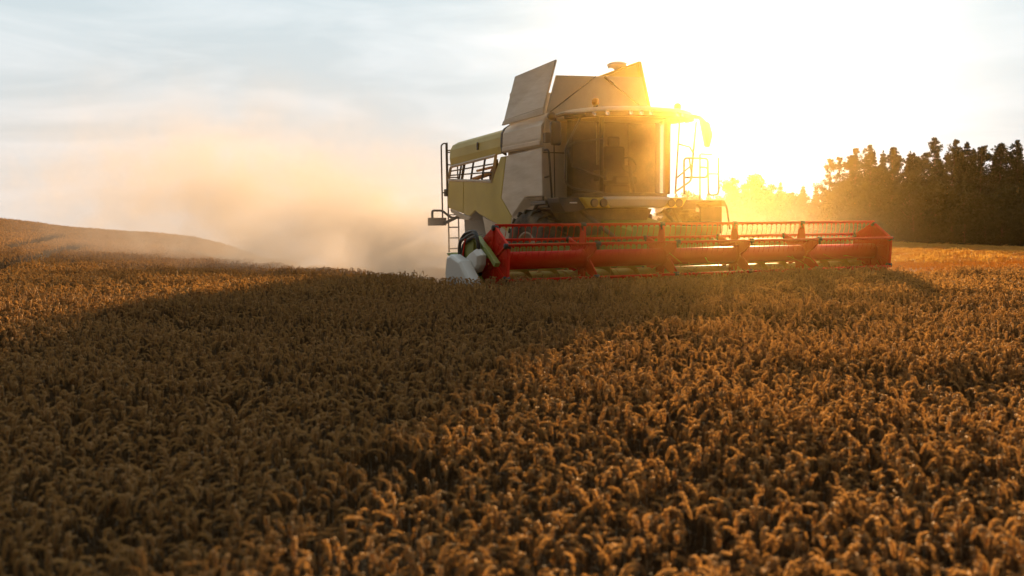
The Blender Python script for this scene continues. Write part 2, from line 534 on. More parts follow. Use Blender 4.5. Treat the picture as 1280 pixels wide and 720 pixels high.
def build_combine():
    root = empty('combine_harvester', O)
    root.rotation_euler = MROT.to_euler()
    tag(root, 'cream and yellow combine harvester cutting wheat with a wide red reel', 'harvester')

    # ---- chassis
    mb = MB()
    mb.box((-1.15, 3.7, 1.15), (1.25, 8.9, 1.95))
    mb.box((-1.3, 4.05, 1.9), (1.35, 8.6, 2.5))
    mb.box((-1.85, 4.05, .85), (2.2, 4.45, 1.25))       # front axle
    mb.box((-1.3, 7.85, .6), (1.4, 8.15, .85))          # rear axle
    mb.box((-.15, 7.8, .8), (.15, 8.2, 1.3))
    mb.build('chassis', M['dark'], root, .02)
    mb = MB()
    yz([(8.3, 1.6), (9.45, 1.2), (9.55, 2.6), (8.3, 2.8)], -1.1, 1.1, mb)
    mb.build('straw_hood', M['dark'], root, .03)

    # ---- right side panels
    Y1 = [(9.30, 3.03), (9.39, 2.33), (7.97, 2.05), (7.62, 2.18), (7.33, 2.05), (6.40, 1.80), (5.62, 1.53), (5.50, 1.94), (6.06, 2.42), (5.76, 3.44), (6.07, 3.44), (6.59, 2.84)]
    rear = [(9.30, 3.03), (9.39, 2.40), (9.32, 2.28), (8.375, 2.10), (8.30, 2.975)]
    front = [(8.285, 2.974), (8.36, 2.10), (7.97, 2.02), (7.62, 2.16), (7.33, 2.05), (6.40, 1.80), (5.62, 1.53), (5.51, 1.94), (6.07, 2.42), (5.77, 3.44), (6.07, 3.44), (6.59, 2.84)]
    for nm, pl in (('rear_side_panel', rear), ('side_panel', front)):
        mb = MB(); yz(pl, -1.64, -1.58, mb); mb.build(nm, M['yellow'], root, .018)
    mb = MB()
    yz([(5.745, 3.44), (3.94, 3.48), (3.94, 2.37), (4.80, 2.39), (5.49, 1.95), (6.045, 2.42)], -1.65, -1.57, mb)
    wp = mb.build('white_side_panel', M['steel'], root, .02)
    mb = MB()     # folded lower leg of the panel
    a = [(-1.66, 5.49, 1.935), (-1.66, 4.80, 2.375), (-1.50, 4.09, 2.36), (-1.48, 4.56, 2.22), (-1.56, 5.19, 1.66), (-1.66, 5.61, 1.52)]
    mb.prism(a, [(x + .07, y, z) for x, y, z in a]); mb.build('wheel_arch_panel', M['white'], root, .012)
    mb = MB(); yz([(7.26, 2.0), (6.40, 1.78), (5.62, 1.51), (5.80, 1.25), (7.06, 1.50)], -1.60, -1.54, mb); mb.build('mudguard', M['white'], root, .02)
    mb = MB(); yz([(9.30, 2.26), (8.40, 2.07), (7.97, 2.0), (8.10, 1.92), (8.5, 1.95), (9.25, 2.16)], -1.61, -1.55, mb); mb.build('mudguard', M['white'], root, .015)
    # inner wheel housing wall
    mb = MB(); yz([(3.95, 1.2), (7.2, 1.2), (7.2, 2.3), (3.95, 2.5)], -1.1, -1.06, mb); mb.build('wheel_housing', M['dark'], root)

    # ---- grille
    g = MB()
    fr = [(9.17, 3.36), (9.10, 3.41), (6.34, 3.50), (6.59, 2.86), (9.30, 3.06)]
    cy = sum(p[0] for p in fr) / 5; cz = sum(p[1] for p in fr) / 5
    pts = [(-1.63, y, z) for y, z in fr]
    g.tube(pts + [pts[0], pts[1]], .042, 6, 0, False)
    for t in (0.24, .31, .52, .77):
        yb = 9.28 + (6.59 - 9.28) * t; zb = 3.06 + (2.86 - 3.06) * t
        yt = 9.12 + (6.34 - 9.12) * t; zt = 3.41 + (3.50 - 3.41) * t
        g.tube([(-1.62, yb, zb), (-1.62, yt, zt)], .028 if t != .31 else .04, 5, 1, False)
    for s in (.36, .7):
        g.tube([(-1.615, 9.25, 3.06 + .33 * s), (-1.615, 6.5, 2.88 + .6 * s)], .02, 5, 1, False)
    g.build('grille', [M['white'], M['rail']], root)
    mb = MB()
    for q, (lo, hi) in enumerate([((-1.0, 6.3, 2.5), (.4, 7.3, 3.12)), ((-.4, 7.0, 2.9), (.7, 7.6, 3.5)), ((-1.2, 7.9, 2.5), (.2, 8.6, 3.0)), ((-.7, 6.1, 3.0), (1.0, 6.6, 3.6)), ((-1.2, 6.3, 2.4), (1.2, 8.9, 2.75)), ((-.95, 6.25, 2.5), (.95, 8.0, 3.27))]):
        mb.box(lo, hi, q % 2)
    mb.tube([(-1.1, 6.4, 3.25), (-1.1, 8.9, 3.05)], .06, 8, 1)
    mb.tube([(-.9, 6.2, 3.4), (-.9, 9.0, 3.3)], .04, 8, 1)
    mb.tube([(-1.05, 7.4, 2.7), (-1.05, 7.5, 3.5)], .06, 8, 0)
    mb.lathe([(-.6, .25), (-.45, .28), (-.3, .28), (-.25, .2)], (-.45, 7.7, 3.05), 'x', 20, 1)
    mb.build('engine', [M['dark'], M['rust']], root, .015)

    # ---- hoods
    def hood(name, prof, y0, y1, mat, drop0=0, drop1=0, side=1):
        mb = MB()
        n = 10
        rings = []
        for k in range(n + 1):
            y = y0 + (y1 - y0) * k / n
            d = drop0 + (drop1 - drop0) * k / n
            outer = [(side * x, y, z - d) for x, z in prof]
            inner = [(side * (x + (.05 if i < 4 else 0)), y, z - d - (.05 if i >= 3 else 0)) for i, (x, z) in enumerate(prof)][::-1]
            rings.append(outer + inner)
        mb.loft(rings, 0, False)
        return mb.build(name, mat, root, .015)
    profA = [(-1.62, 3.52), (-1.65, 3.70), (-1.63, 3.93), (-1.55, 4.07), (-1.38, 4.16), (-.9, 4.22), (0, 4.25)]
    hy = hood('hood', profA, 6.03, 9.18, M['yellow'], 0.0, 0.07)
    mb = MB(); mb.box((-1.672, 7.31, 3.72), (-1.64, 7.40, 3.92)); mb.build('hood_latch', M['black'], hy, .02)
    profB = [(-1.63, 3.52), (-1.66, 3.72), (-1.64, 4.0), (-1.56, 4.13), (-1.42, 4.22), (-.9, 4.27), (0, 4.28)]
    hw = hood('tank_side_cover', profB, 3.96, 5.93, M['steel'])
    mb = MB(); mb.box((-1.685, 3.97, 3.545), (-1.62, 5.92, 3.66)); mb.build('cover_lip', M['white'], hw, .02)
    mb = MB()
    prof = [(x * 1.005, z * 1.002) for x, z in profB]
    mb.loft([[(x, 5.94, z) for x, z in prof] + [(x * .93, 5.94, z - .06) for x, z in prof[::-1]], [(x, 6.02, z) for x, z in prof] + [(x * .93, 6.02, z - .06) for x, z in prof[::-1]]])
    mb.build('rubber_seal', M['black'], root)
    hood('hood', profA, 6.03, 9.18, M['yellow'], 0.0, 0.07, -1)
    mb = MB(); yz([(9.3, 3.0), (9.3, 2.2), (5.6, 1.6), (3.95, 2.3), (3.95, 4.1), (5.9, 4.1), (6.2, 3.0)], 1.58, 1.64, mb); mb.build('side_panel', M['yellow'], root, .02)

    # ---- grain tank
    mb = MB()
    mb.prism([(-1.58, 3.92, 2.3), (1.5, 3.92, 2.3), (1.5, 3.92, 4.5), (1.3, 3.92, 4.6), (-1.45, 3.92, 4.3), (-1.58, 3.92, 4.15)],
             [(-1.5, 5.95, 2.3), (1.5, 5.95, 2.3), (1.5, 5.95, 4.15), (1.3, 5.95, 4.2), (-1.4, 5.95, 4.2), (-1.5, 5.95, 4.1)])
    gt = mb.build('grain_tank', M['white'], root, .03)
    mb = MB(); mb.box((-1.62, 3.905, 3.36), (-.9, 3.935, 3.385)); mb.box((-1.35, 3.9, 2.35), (-1.33, 3.93, 4.2)); mb.build('panel_seam', M['dark'], gt)

    def slab(name, quad, mat, th=.05, parent=root, dirv=None):
        q = [Vector(p) for p in quad]
        nrm = (q[1] - q[0]).cross(q[3] - q[0]).normalized() * th if dirv is None else Vector(dirv) * th
        mb = MB(); mb.prism([tuple(p) for p in q], [tuple(p + nrm) for p in q])
        return mb.build(name, mat, parent, .012)
    rf = slab('tank_flap', [(-1.60, 3.93, 4.40), (-1.68, 5.78, 4.30), (-1.46, 5.58, 5.36), (-1.30, 3.86, 5.50)], M['steel'], .05)
    slab('flap_lip', [(-1.62, 3.92, 4.24), (-1.71, 5.85, 4.19), (-1.69, 5.80, 4.295), (-1.612, 3.93, 4.395)], M['white'], .06, rf)
    slab('tank_flap', [(-1.54, 3.93, 4.28), (1.28, 3.93, 4.52), (1.02, 3.80, 5.22), (-1.33, 3.82, 5.13)], M['white'], .04)
    lf = slab('tank_flap', [(1.33, 3.97, 4.50), (1.22, 4.2, 5.60), (1.24, 6.0, 5.52), (1.38, 5.9, 4.25)], M['yellow'], .05)
    slab('flap_lip', [(1.31, 3.93, 4.5), (1.19, 4.15, 5.64), (1.19, 4.20, 5.64), (1.31, 3.99, 4.5)], M['yellow'], .10, lf, (1, 0, 0))
    slab('flap_lip', [(1.19, 4.15, 5.62), (1.21, 6.02, 5.54), (1.21, 6.02, 5.59), (1.19, 4.15, 5.67)], M['yellow'], .10, lf, (1, 0, 0))
    slab('tank_flap', [(-1.50, 5.85, 4.2), (1.35, 5.85, 4.2), (1.1, 5.95, 5.15), (-1.42, 5.95, 5.0)], M['white'], .04)
    mb = MB()
    mb.lathe([(-.10, .06), (-.05, .12), (0, .25), (.05, .26), (.09, .18), (.11, .01)], (1.27, 5.2, 5.72), 'z', 24)
    mb.tube([(1.0, 5.2, 5.66), (1.3, 5.25, 5.72)], .02, 6)
    mb.build('tank_sensor', M['plastic'], root)
    for q in ([(-1.50, 3.80, 4.28), (-.30, 3.73, 5.15)], [(-.05, 3.75, 5.16), (.25, 3.74, 4.96), (.95, 3.78, 4.56)]):
        mb = MB(); mb.tube(q, .014, 6); mb.build('flap_cord', M['rail'], root)
    mb = MB(); mb.tube([(-.05, 3.74, 5.16), (.18, 3.73, 5.0)], .03, 6); mb.build('gas_strut', M['rail'], root)

    # ---- cab
    mb = MB()
    plan = [(-1.12, 3.75), (-1.05, 3.4), (-.78, 2.78), (-.35, 2.62), (.12, 2.57), (.60, 2.62), (1.02, 2.78), (1.30, 3.4), (1.36, 3.75)]
    mb.prism([(x, y, 2.26) for x, y in plan], [(x, y, 2.40) for x, y in plan])
    mb.box((-1.1, 3.65, 2.35), (-.35, 3.72, 4.1)); mb.box((.55, 3.65, 2.35), (1.34, 3.72, 4.1)); mb.box((-.35, 3.65, 2.35), (.55, 3.72, 3.1))
    cab = mb.build('cab', M['dark'], root, .015)

    def wall(a, b, z0, z1, lean=0.0, name='window', mat=None, n=1, pts=None):
        mb = MB(); P = pts or [a, b]
        lo = [(x, y, z0) for x, y in P]; hi = [(x, y - lean, z1) for x, y in P]
        lo2 = [(x, y + .015, z0) for x, y in P]; hi2 = [(x, y - lean + .015, z1) for x, y in P]
        k = len(P)
        mb.add(lo + hi, [(i, i + 1, k + i + 1, k + i) for i in range(k - 1)], 0, True)
        return mb.build(name, mat or M['glass'], cab)
    arc = [(-.74 + (1.70) * t, 2.76 - .19 * math.sin(math.pi * t)) for t in [i / 14 for i in range(15)]]
    wall(None, None, 2.42, 4.14, 0.06, 'windscreen', pts=arc)
    wall((-1.08, 3.6), (-.80, 2.84), 2.42, 4.12, 0.03, 'side_window')
    wall((1.02, 2.84), (1.33, 3.6), 2.42, 4.12, 0.03, 'side_window')
    wall((-.33, 3.68), (.53, 3.68), 3.1, 4.1, 0, 'rear_window')
    for nm, (x, y, r) in (('pillar', (-.775, 2.80, .05)), ('pillar', (1.04, 2.84, .085)), ('pillar', (-1.10, 3.64, .07)), ('pillar', (1.36, 3.66, .07))):
        mb = MB(); mb.tube([(x, y, 2.38), (x - .0, y - .05, 4.16)], r, 8); mb.build(nm, M['black'], cab)
    # interior
    mb = MB()
    mb.box((-.22, 3.25, 2.4), (.30, 3.55, 2.62)); mb.box((-.26, 2.98, 2.62), (.34, 3.56, 2.80)); mb.box((-.24, 3.46, 2.78), (.32, 3.60, 3.52)); mb.box((-.12, 3.48, 3.52), (.20, 3.58, 3.75))
    mb.build('seat', M['cloth'], cab, .05)
    mb = MB()
    mb.tube([(.04, 2.75, 2.4), (.04, 2.88, 3.0)], .05, 8)
    mb.tube([(.04 + .2 * math.cos(a), 2.90 + .06 * math.sin(a), 3.04 + .18 * math.sin(a)) for a in [i * math.pi / 8 for i in range(17)]], .018, 6)
    mb.build('steering_wheel', M['black'], cab)
    mb = MB(); mb.box((-.55, 2.95, 2.7), (-.36, 3.5, 2.95)); mb.box((-.62, 2.9, 3.0), (-.40, 2.94, 3.25)); mb.build('control_console', M['black'], cab, .03)
    # roof
    rp = [(-1.40, 3.95), (-1.38, 3.3), (-1.15, 2.80), (-.80, 2.50), (-.35, 2.34), (.15, 2.28), (.70, 2.32), (1.25, 2.45), (1.68, 2.68), (1.98, 3.05), (2.05, 3.5), (2.0, 3.95)]
    cx, cy = .25, 3.2
    mb = MB()
    rings = []
    for s, z in ((.93, 4.10), (1.0, 4.12), (1.01, 4.20), (.985, 4.26), (.90, 4.31), (.6, 4.35), (.2, 4.365)):
        rings.append([(cx + (x - cx) * s, cy + (y - cy) * s, z + .012 * x) for x, y in rp])
    mb.loft(rings, 0, True)
    roof = mb.build('cab_roof', M['white'], cab)
    mb = MB()
    band = [(x, y) for x, y in rp[1:-1]]
    mb.loft([[(cx + (x - cx) * s, cy + (y - cy) * s, z + .012 * x) for x, y in band] for s, z in ((.985, 4.085), (1.022, 4.10), (1.024, 4.195), (.99, 4.205))], 0, False, False, False)
    mb.build('roof_visor', M['black'], roof)
    for x, y in ((-1.02, 2.66), (-.80, 2.49), (-.30, 2.31), (-.05, 2.275), (.20, 2.26), (1.0, 2.36), (1.2, 2.42)):
        mb = MB(); mb.lathe([(-.03, .045), (-.035, .05), (.03, .05)], (x, y, 4.15 + .012 * x), 'y', 14); mb.build('roof_lamp', M['chrome'], roof)
    for x, y in ((-.86, 2.86), (1.42, 2.90)):
        mb = MB(); mb.lathe([(-.08, .05), (.0, .055)], (x, y, 4.36), 'z', 14)
        b = mb.build('beacon_base', M['black'], roof)
        mb = MB(); mb.lathe([(0, .07), (.03, .085), (.10, .085), (.14, .06), (.155, .01)], (x, y, 4.36), 'z', 18); mb.build('beacon', M['amber'], roof)
    # fascia
    mb = MB()
    arcf = [(-.82 + 1.78 * t, 2.62 - .16 * math.sin(math.pi * t)) for t in [i / 12 for i in range(13)]]
    ring = lambda y, i: None
    rings = []
    for k, (x, y) in enumerate(arcf):
        t = k / 12; inx = .20 * (1 - 2 * t)
        rings.append([(x, y, 2.30), (x, y - .03, 2.24), (x + inx * .7, y - .02, 2.10), (x + inx, y + .02, 2.07), (x + inx, y + .30, 2.07), (x, y + .30, 2.30)])
    mb.loft(rings, 0, False)
    mb.build('front_fascia', M['white'], cab, .008)
    mb = MB()
    mb.loft([[(x, y - .034, 2.31), (x, y - .038, 2.245), (x, y + .05, 2.245), (x, y + .05, 2.31)] for x, y in arcf]); mb.build('fascia_strip', M['plastic'], cab, .006)
    for sgn, xs in ((1, [(-1.42, 2.29), (-.83, 2.29), (-.64, 2.06), (-1.22, 2.06)]), (-1, [(.97, 2.30), (1.48, 2.30), (1.32, 2.08), (.78, 2.06)])):
        mb = MB(); xz(xs, 2.60, 2.95, mb); pod = mb.build('lamp_pod', M['yellow'], cab, .03)
        for lx in ((-1.10, -.86) if sgn > 0 else (.98, 1.20)):
            mb = MB(); mb.lathe([(2.585, .03), (2.56, .068), (2.60, .072)], (lx, 0, 2.17), 'y', 18); mb.build('headlight', M['chrome'], pod)
            mb = MB(); mb.lathe([(2.55, .075), (2.548, .092), (2.61, .095)], (lx, 0, 2.17), 'y', 18); mb.build('bezel', M['black'], pod)
    mb = MB(); xz([(-1.95, 2.29), (-1.44, 2.29), (-1.26, 2.06), (-1.55, 1.97), (-1.80, 1.97), (-1.93, 2.18)], 2.68, 3.2, mb); mb.box((-1.68, 2.66, 2.16), (-1.48, 2.70, 2.19), 1)
    mb.build('step_end', [M['black'], M['plastic']], root, .02)
    # under-cab bulkhead and feeder house
    mb = MB(); xz([(-1.55, 2.05), (.66, 2.05), (.30, 1.45), (-1.2, 1.45)], 2.85, 3.75, mb); mb.build('under_cab_bulkhead', M['dark'], root, .03)
    mb = MB()
    mb.prism([(-.85, .98, .55), (.80, .98, .55), (.80, .98, 1.42), (-.85, .98, 1.42)], [(-.70, 3.9, 1.3), (.70, 3.9, 1.3), (.70, 3.9, 2.0), (-.70, 3.9, 2.0)])
    mb.box((-1.1, .93, 1.36), (1.05, 1.10, 1.62))
    fh = mb.build('feeder_house', M['green'], root, .02)
    for x in (-1.25, 1.0):
        mb = MB(); mb.tube([(x, 2.9, 2.0), (x * .8, 1.6, 1.25)], .05, 8); mb.build('lift_cylinder', M['dark'], root)
    mb = MB(); mb.tube([(1.25, 2.9, 2.05), (1.38, 2.8, 1.75), (1.42, 2.8, 1.6)], .04, 8); mb.build('hose', M['rail'], root)

    # ---- mirrors
    def mirror(x0, sgn, zt):
        mb = MB(); mb.box((min(x0, x0 + sgn * .25), 2.70, zt - .52), (max(x0, x0 + sgn * .25), 2.82, zt)); m = mb.build('mirror', M['black'], root, .05, 3)
        mb = MB(); mb.box((min(x0, x0 + sgn * .25) + .02, 2.823, zt - .48), (max(x0, x0 + sgn * .25) - .02, 2.828, zt - .04)); mb.build('mirror_glass', M['chrome'], m)
        mb = MB(); mb.box((min(x0 + sgn * .28, x0 + sgn * .41), 2.70, zt - .47), (max(x0 + sgn * .28, x0 + sgn * .41), 2.82, zt - .25)); mb.tube([(x0 + sgn * .2, 2.78, zt - .36), (x0 + sgn * .3, 2.78, zt - .36)], .02, 6); mb.build('wide_mirror', M['black'], m, .03, 2)
        mb = MB(); mb.tube([(x0 + sgn * .12, 2.78, zt - .05), (x0 + sgn * .12, 2.80, zt + .10), (x0 - sgn * .1, 2.78, zt + .17), (x0 - sgn * .75, 2.82, zt + .22)], .04, 8); mb.build('mirror_arm', M['rail'], m)
        mb = MB(); mb.lathe([(2.60, .06), (2.62, .09), (2.72, .08), (2.78, .03)], (x0 + sgn * .28, 0, zt + .10), 'y', 12); mb.build('work_lamp', M['black'], m)
    mirror(-1.83, -1, 3.94)
    mb = MB()
    mb.prism([(2.08, 2.86, 4.16), (2.34, 2.86, 4.10), (2.44, 2.86, 3.80), (2.34, 2.86, 3.50), (2.24, 2.86, 3.52), (2.16, 2.86, 3.85)],
             [(2.08, 2.98, 4.16), (2.34, 2.98, 4.10), (2.44, 2.98, 3.80), (2.34, 2.98, 3.50), (2.24, 2.98, 3.52), (2.16, 2.98, 3.85)])
    ml = mb.build('mirror', M['black'], root, .03, 2)
    mb = MB(); mb.tube([(1.75, 2.85, 4.22), (2.05, 2.9, 4.2), (2.22, 2.92, 4.1)], .05, 8); mb.build('mirror_arm', M['rail'], ml)

    # ---- rails and ladders
    def rail(name, pts, r=.022, rungs=(), par=root, rr=None):
        mb = MB(); mb.tube(fillet(pts, .10), r, 6)
        for a, b in rungs: mb.tube([a, b], rr or r * .85, 6)
        return mb.build(name, M['rail'], par)
    rail('handrail', [(-1.58, 4.02, 2.26), (-1.58, 4.06, 3.43), (-1.58, 3.74, 3.43), (-1.58, 3.62, 2.26)], .024, [((-1.58, 4.04, 2.8), (-1.58, 3.68, 2.82))])
    mb = MB(); mb.box((-1.88, 3.4, 2.17), (-1.36, 4.1, 2.25)); mb.box((-1.8, 3.42, 2.10), (-1.5, 3.9, 2.165)); mb.build('service_platform', M['rail'], root, .01)
    rail('cab_handrail', [(-1.20, 2.95, 4.08), (-1.60, 2.95, 3.38), (-1.62, 2.95, 2.62), (-1.45, 2.92, 2.50), (-.80, 2.66, 2.40)], .024,
         [((-1.58, 2.95, 3.40), (-1.4, 2.9, 3.52)), ((-1.4, 2.9, 3.52), (-.76, 2.70, 3.60)), ((-1.52, 2.95, 3.36), (-1.46, 2.9, 2.98)), ((-1.46, 2.9, 2.98), (-.78, 2.68, 2.74))])
    mb = MB(); mb.box((1.36, 2.75, 2.18), (2.62, 4.2, 2.25)); mb.box((1.45, 2.78, 2.02), (1.85, 3.2, 2.18)); mb.box((2.55, 2.72, 2.10), (2.66, 4.2, 2.24)); mb.build('access_platform', M['rail'], root, .01)
    rail('platform_handrail', [(1.41, 3.0, 2.40), (1.55, 3.0, 4.12)], .024, [((1.52, 3.0, 3.57), (1.84, 3.0, 3.51)), ((1.84, 3.0, 3.51), (1.95, 3.0, 3.36)), ((1.95, 3.0, 3.36), (1.92, 3.0, 3.1)), ((1.92, 3.0, 3.1), (1.46, 3.0, 2.78))])
    rail('platform_handrail', [(2.35, 3.4, 4.17), (2.10, 3.25, 3.1), (1.95, 3.1, 2.72), (1.43, 3.0, 2.46)], .026)
    rail('platform_gate', [(1.67, 3.0, 2.40), (1.67, 3.0, 3.25), (2.38, 3.0, 3.25), (2.37, 3.0, 2.80), (1.70, 3.0, 2.79)], .026, [((2.30, 3.2, 3.37), (2.29, 3.2, 2.25)), ((2.2, 3.1, 3.05), (2.36, 3.1, 3.05)), ((1.9, 3.1, 3.25), (1.98, 3.1, 2.8)), ((2.29, 3.15, 3.37), (2.62, 3.15, 3.36))])
    rail('ladder_handrail', [(2.86, 3.2, 3.30), (2.86, 3.2, 2.40), (2.55, 3.2, 2.38), (2.54, 3.2, 3.05), (2.36, 3.2, 3.05)], .024, [((2.54, 3.2, 2.9), (2.86, 3.2, 2.9))])
    # rear ladder
    rail('rear_ladder', [(-1.53, 9.6, 1.05), (-1.53, 9.6, 4.12)], .022, [((-1.53, 9.6, z), (-1.22, 9.6, z)) for z in (1.15, 1.45, 1.75, 2.1, 2.45, 2.8, 3.15, 3.5, 3.85)] + [((-1.22, 9.6, 1.05), (-1.22, 9.6, 4.1)), ((-1.53, 9.6, 3.9), (-1.2, 9.2, 3.9)), ((-1.22, 9.6, 2.5), (-1.1, 9.2, 2.5))], rr=.02)
    rail('ladder_rail', [(-1.70, 9.62, 1.95), (-1.70, 9.62, 4.06), (-1.55, 9.62, 4.12), (-1.55, 9.62, 2.7)], .022, [((-1.70, 9.62, 2.72), (-1.5, 9.62, 2.72))])
    mb = MB(); mb.box((-1.62, 9.52, 2.62), (-1.44, 9.7, 2.82)); mb.build('work_lamp', M['black'], root, .02)
    mb = MB(); mb.box((-2.16, 9.52, 1.80), (-1.62, 9.62, 2.02)); lb = mb.build('rear_light_board', M['rust'], root, .02)
    mb = MB(); mb.tube(fillet([(-2.02, 9.6, 1.98), (-2.02, 9.6, 2.22), (-1.72, 9.6, 2.22), (-1.5, 9.5, 2.02), (-1.1, 9.3, 2.0)], .06), .035, 6); mb.tube([(-1.7, 9.55, 1.85), (-1.2, 9.4, 2.1)], .05, 6); mb.build('bracket', M['rail'], lb)

    # ---- wheels
    def wheel(name, x0, x1, y, z, r, rim_r, lugs):
        w = x1 - x0
        mb = MB()
        mb.lathe([(x0 + .06, rim_r), (x0, rim_r + .05), (x0 - .02, (r + rim_r) / 2), (x0 + .04, r - .10), (x0 + .12, r - .05), ((x0 + x1) / 2, r - .04), (x1 - .12, r - .05), (x1 - .04, r - .10), (x1 + .02, (r + rim_r) / 2), (x1, rim_r + .05), (x1 - .06, rim_r)], (0, y, z), 'x', 48)
        for k in range(lugs):
            for s in (0, 1):
                a = 2 * math.pi * (k + .5 * s) / lugs
                da = .16
                xa, xb = (x0 - .005, (x0 + x1) / 2 + .03) if s == 0 else (x1 + .005, (x0 + x1) / 2 - .03)
                def P(x, rr, an): return (x, y + rr * math.sin(an), z + rr * math.cos(an))
                wd = .045 / r
                vs = [P(xa, r - .10, a - wd), P(xa, r - .10, a + wd), P(xb, r - .06, a + da + wd), P(xb, r - .06, a + da - wd), P(xa + (.05 if s == 0 else -.05), r, a - wd * .7), P(xa + (.05 if s == 0 else -.05), r, a + wd * .7), P(xb, r, a + da + wd * .7), P(xb, r, a + da - wd * .7)]
                mb.add(vs, [(0, 1, 2, 3), (4, 7, 6, 5), (0, 4, 5, 1), (1, 5, 6, 2), (2, 6, 7, 3), (3, 7, 4, 0)])
        t = mb.build(name, M['rubber'], root)
        mb = MB()
        mb.lathe([(x0 + .05, rim_r), (x0 + .04, rim_r - .04), (x0 + .22, rim_r - .10), (x0 + .26, .2), (x0 + .2, .16), (x0 + .2, .02)], (0, y, z), 'x', 32)
        mb.lathe([(x1 - .05, rim_r), (x1 - .04, rim_r - .04), (x1 - .22, rim_r - .10), (x1 - .26, .2), (x1 - .2, .16), (x1 - .2, .02)], (0, y, z), 'x', 32)
        mb.build('rim', M['white'], t)
    wheel('front_wheel', -1.98, -1.33, 4.25, 1.02, 1.06, .55, 20)
    wheel('front_wheel', 2.2, 2.85, 4.25, 1.02, 1.06, .55, 20)
    wheel('rear_wheel', -1.58, -1.05, 8.0, .80, .78, .38, 18)
    wheel('rear_wheel', 1.15, 1.65, 8.0, .80, .78, .38, 18)
    mb = MB()
    yz([(3.25, 1.45), (3.25, 2.10), (3.35, 2.18), (4.3, 2.19), (5.1, 2.0), (5.1, 1.94), (4.3, 2.13), (3.39, 2.12), (3.31, 2.05), (3.31, 1.45)], 2.35, 3.0, mb); mb.build('fender', M['black'], root, .01)
    mb = MB(); mb.tube([(2.95, 3.1, 2.2), (3.02, 3.1, 2.1), (3.12, 3.1, 1.55)], .022, 6); mb.build('fender_stay', M['rail'], root)

    # ---- header
    XL, XR = -4.80, 4.72
    RC = (.12, 1.03); RR = .63
    mb = MB()
    yz([(.80, .35), (.86, .35), (1.02, .62), (.98, 1.20), (.90, 1.20), (.92, .64)], XL - .1, XR + .2, mb)          # curved back sheet
    mb.box((XL - .1, .93, 1.20), (XR + .2, 1.08, 1.32))                                                          # top beam
    for k in range(9):
        x = XL + .5 + k * (XR - XL - .6) / 8
        mb.box((x, 1.03, .4), (x + .08, 1.14, 1.2))
    mb.box((XL - .1, -.35, .28), (XR + .2, .82, .34))                                                            # table floor
    mb.build('header_table', M['green'], root, .01)
    mb = MB(); mb.box((XL - .05, .915, 1.10), (XR + .15, .93, 1.2)); mb.build('header_top_strip', M['steel'], root)
    mb = MB()
    mb.lathe([(XL, .13), (XR, .13)], (0, .50, .66), 'x', 20)
    for side in (-1, 1):
        x0 = -4.7 if side < 0 else 4.65; x1 = -.75 * 1 if side < 0 else .75
        n = 150; a0 = []; b0 = []
        for k in range(n + 1):
            t = k / n; x = x0 + (x1 - x0) * t; a = side * 2 * math.pi * 6.5 * t
            a0.append((x, .50 + .13 * math.sin(a), .66 + .13 * math.cos(a))); b0.append((x, .50 + .25 * math.sin(a), .66 + .25 * math.cos(a)))
        vs = a0 + b0
        mb.add(vs, [(i, i + 1, n + 2 + i, n + 1 + i) for i in range(n)])
    for k in range(14):
        a = k * 1.9; x = -.7 + k * .1
        mb.tube([(x, .5, .66), (x, .5 + .28 * math.sin(a), .66 + .28 * math.cos(a))], .012, 5)
    mb.build('auger', M['yellow'], root)
    mb = MB(); mb.box((XL, -.42, .30), (XR, -.34, .33))
    for k in range(124):
        x = XL + .04 + k * (XR - XL - .08) / 123
        mb.add([(x - .02, -.42, .3), (x + .02, -.42, .3), (x + .02, -.42, .33), (x - .02, -.42, .33), (x, -.53, .305)], [(0, 1, 4), (1, 2, 4), (2, 3, 4), (3, 0, 4)])
    mb.build('cutter_bar', M['dark'], root)

    # reel
    angs = [R(95 + 60 * k) for k in range(6)]          # measured from +Y towards +Z
    vert = [(RC[0] + RR * math.cos(a), RC[1] + RR * math.sin(a)) for a in angs]
    mb = MB(); mb.lathe([(XL + .02, .165), (XR - .02, .165)], (0, RC[0] - .02, RC[1] - .02), 'x', 28)
    mb.build('reel_tube', M['redtube'], root)

    def end_plate(x, inner):
        mb = MB()
        outl = []
        for k in range(6):
            a, b = vert[k], vert[(k + 1) % 6]
            outl.append(a)
        c = RC
        P0 = [(x, y, z) for y, z in outl]
        P1 = [(x + inner * .05, c[0] + (y - c[0]) * .97, c[1] + (z - c[1]) * .97) for y, z in outl]
        P2 = [(x + inner * .015, c[0] + (y - c[0]) * .80, c[1] + (z - c[1]) * .80) for y, z in outl]
        P3 = [(x + inner * .015, c[0] + (y - c[0]) * .3, c[1] + (z - c[1]) * .3) for y, z in outl]
        Q = [(x - inner * .02, y, z) for y, z in outl]
        mb.loft([Q, P0, P1, P2, P3], 0, False)
        # ribs and pressed holes
        for k in range(6):
            y, z = vert[k]
            for s in (-1, 1):
                a = angs[k] + s * .16
                mb.tube([(x + inner * .04, c[0] + .2 * math.cos(angs[k]), c[1] + .2 * math.sin(angs[k])), (x + inner * .05, c[0] + (RR - .12) * math.cos(a), c[1] + (RR - .12) * math.sin(a))], .02, 6)
                for rad in (.30, .42):
                    ay, az = c[0] + rad * math.cos(angs[k] + s * .45), c[1] + rad * math.sin(angs[k] + s * .45)
                    for xx in (x + inner * .02, x - inner * .024):
                        mb.lathe([(xx - .008, .045), (xx + .008, .05)], (0, ay, az), 'x', 10, 0, False)
            for xx in (x - inner * .03,):
                mb.tube([(xx, c[0] + .16 * math.cos(angs[k]), c[1] + .16 * math.sin(angs[k])), (xx, c[0] + RR * .93 * math.cos(angs[k]), c[1] + RR * .93 * math.sin(angs[k]))], .022, 6)
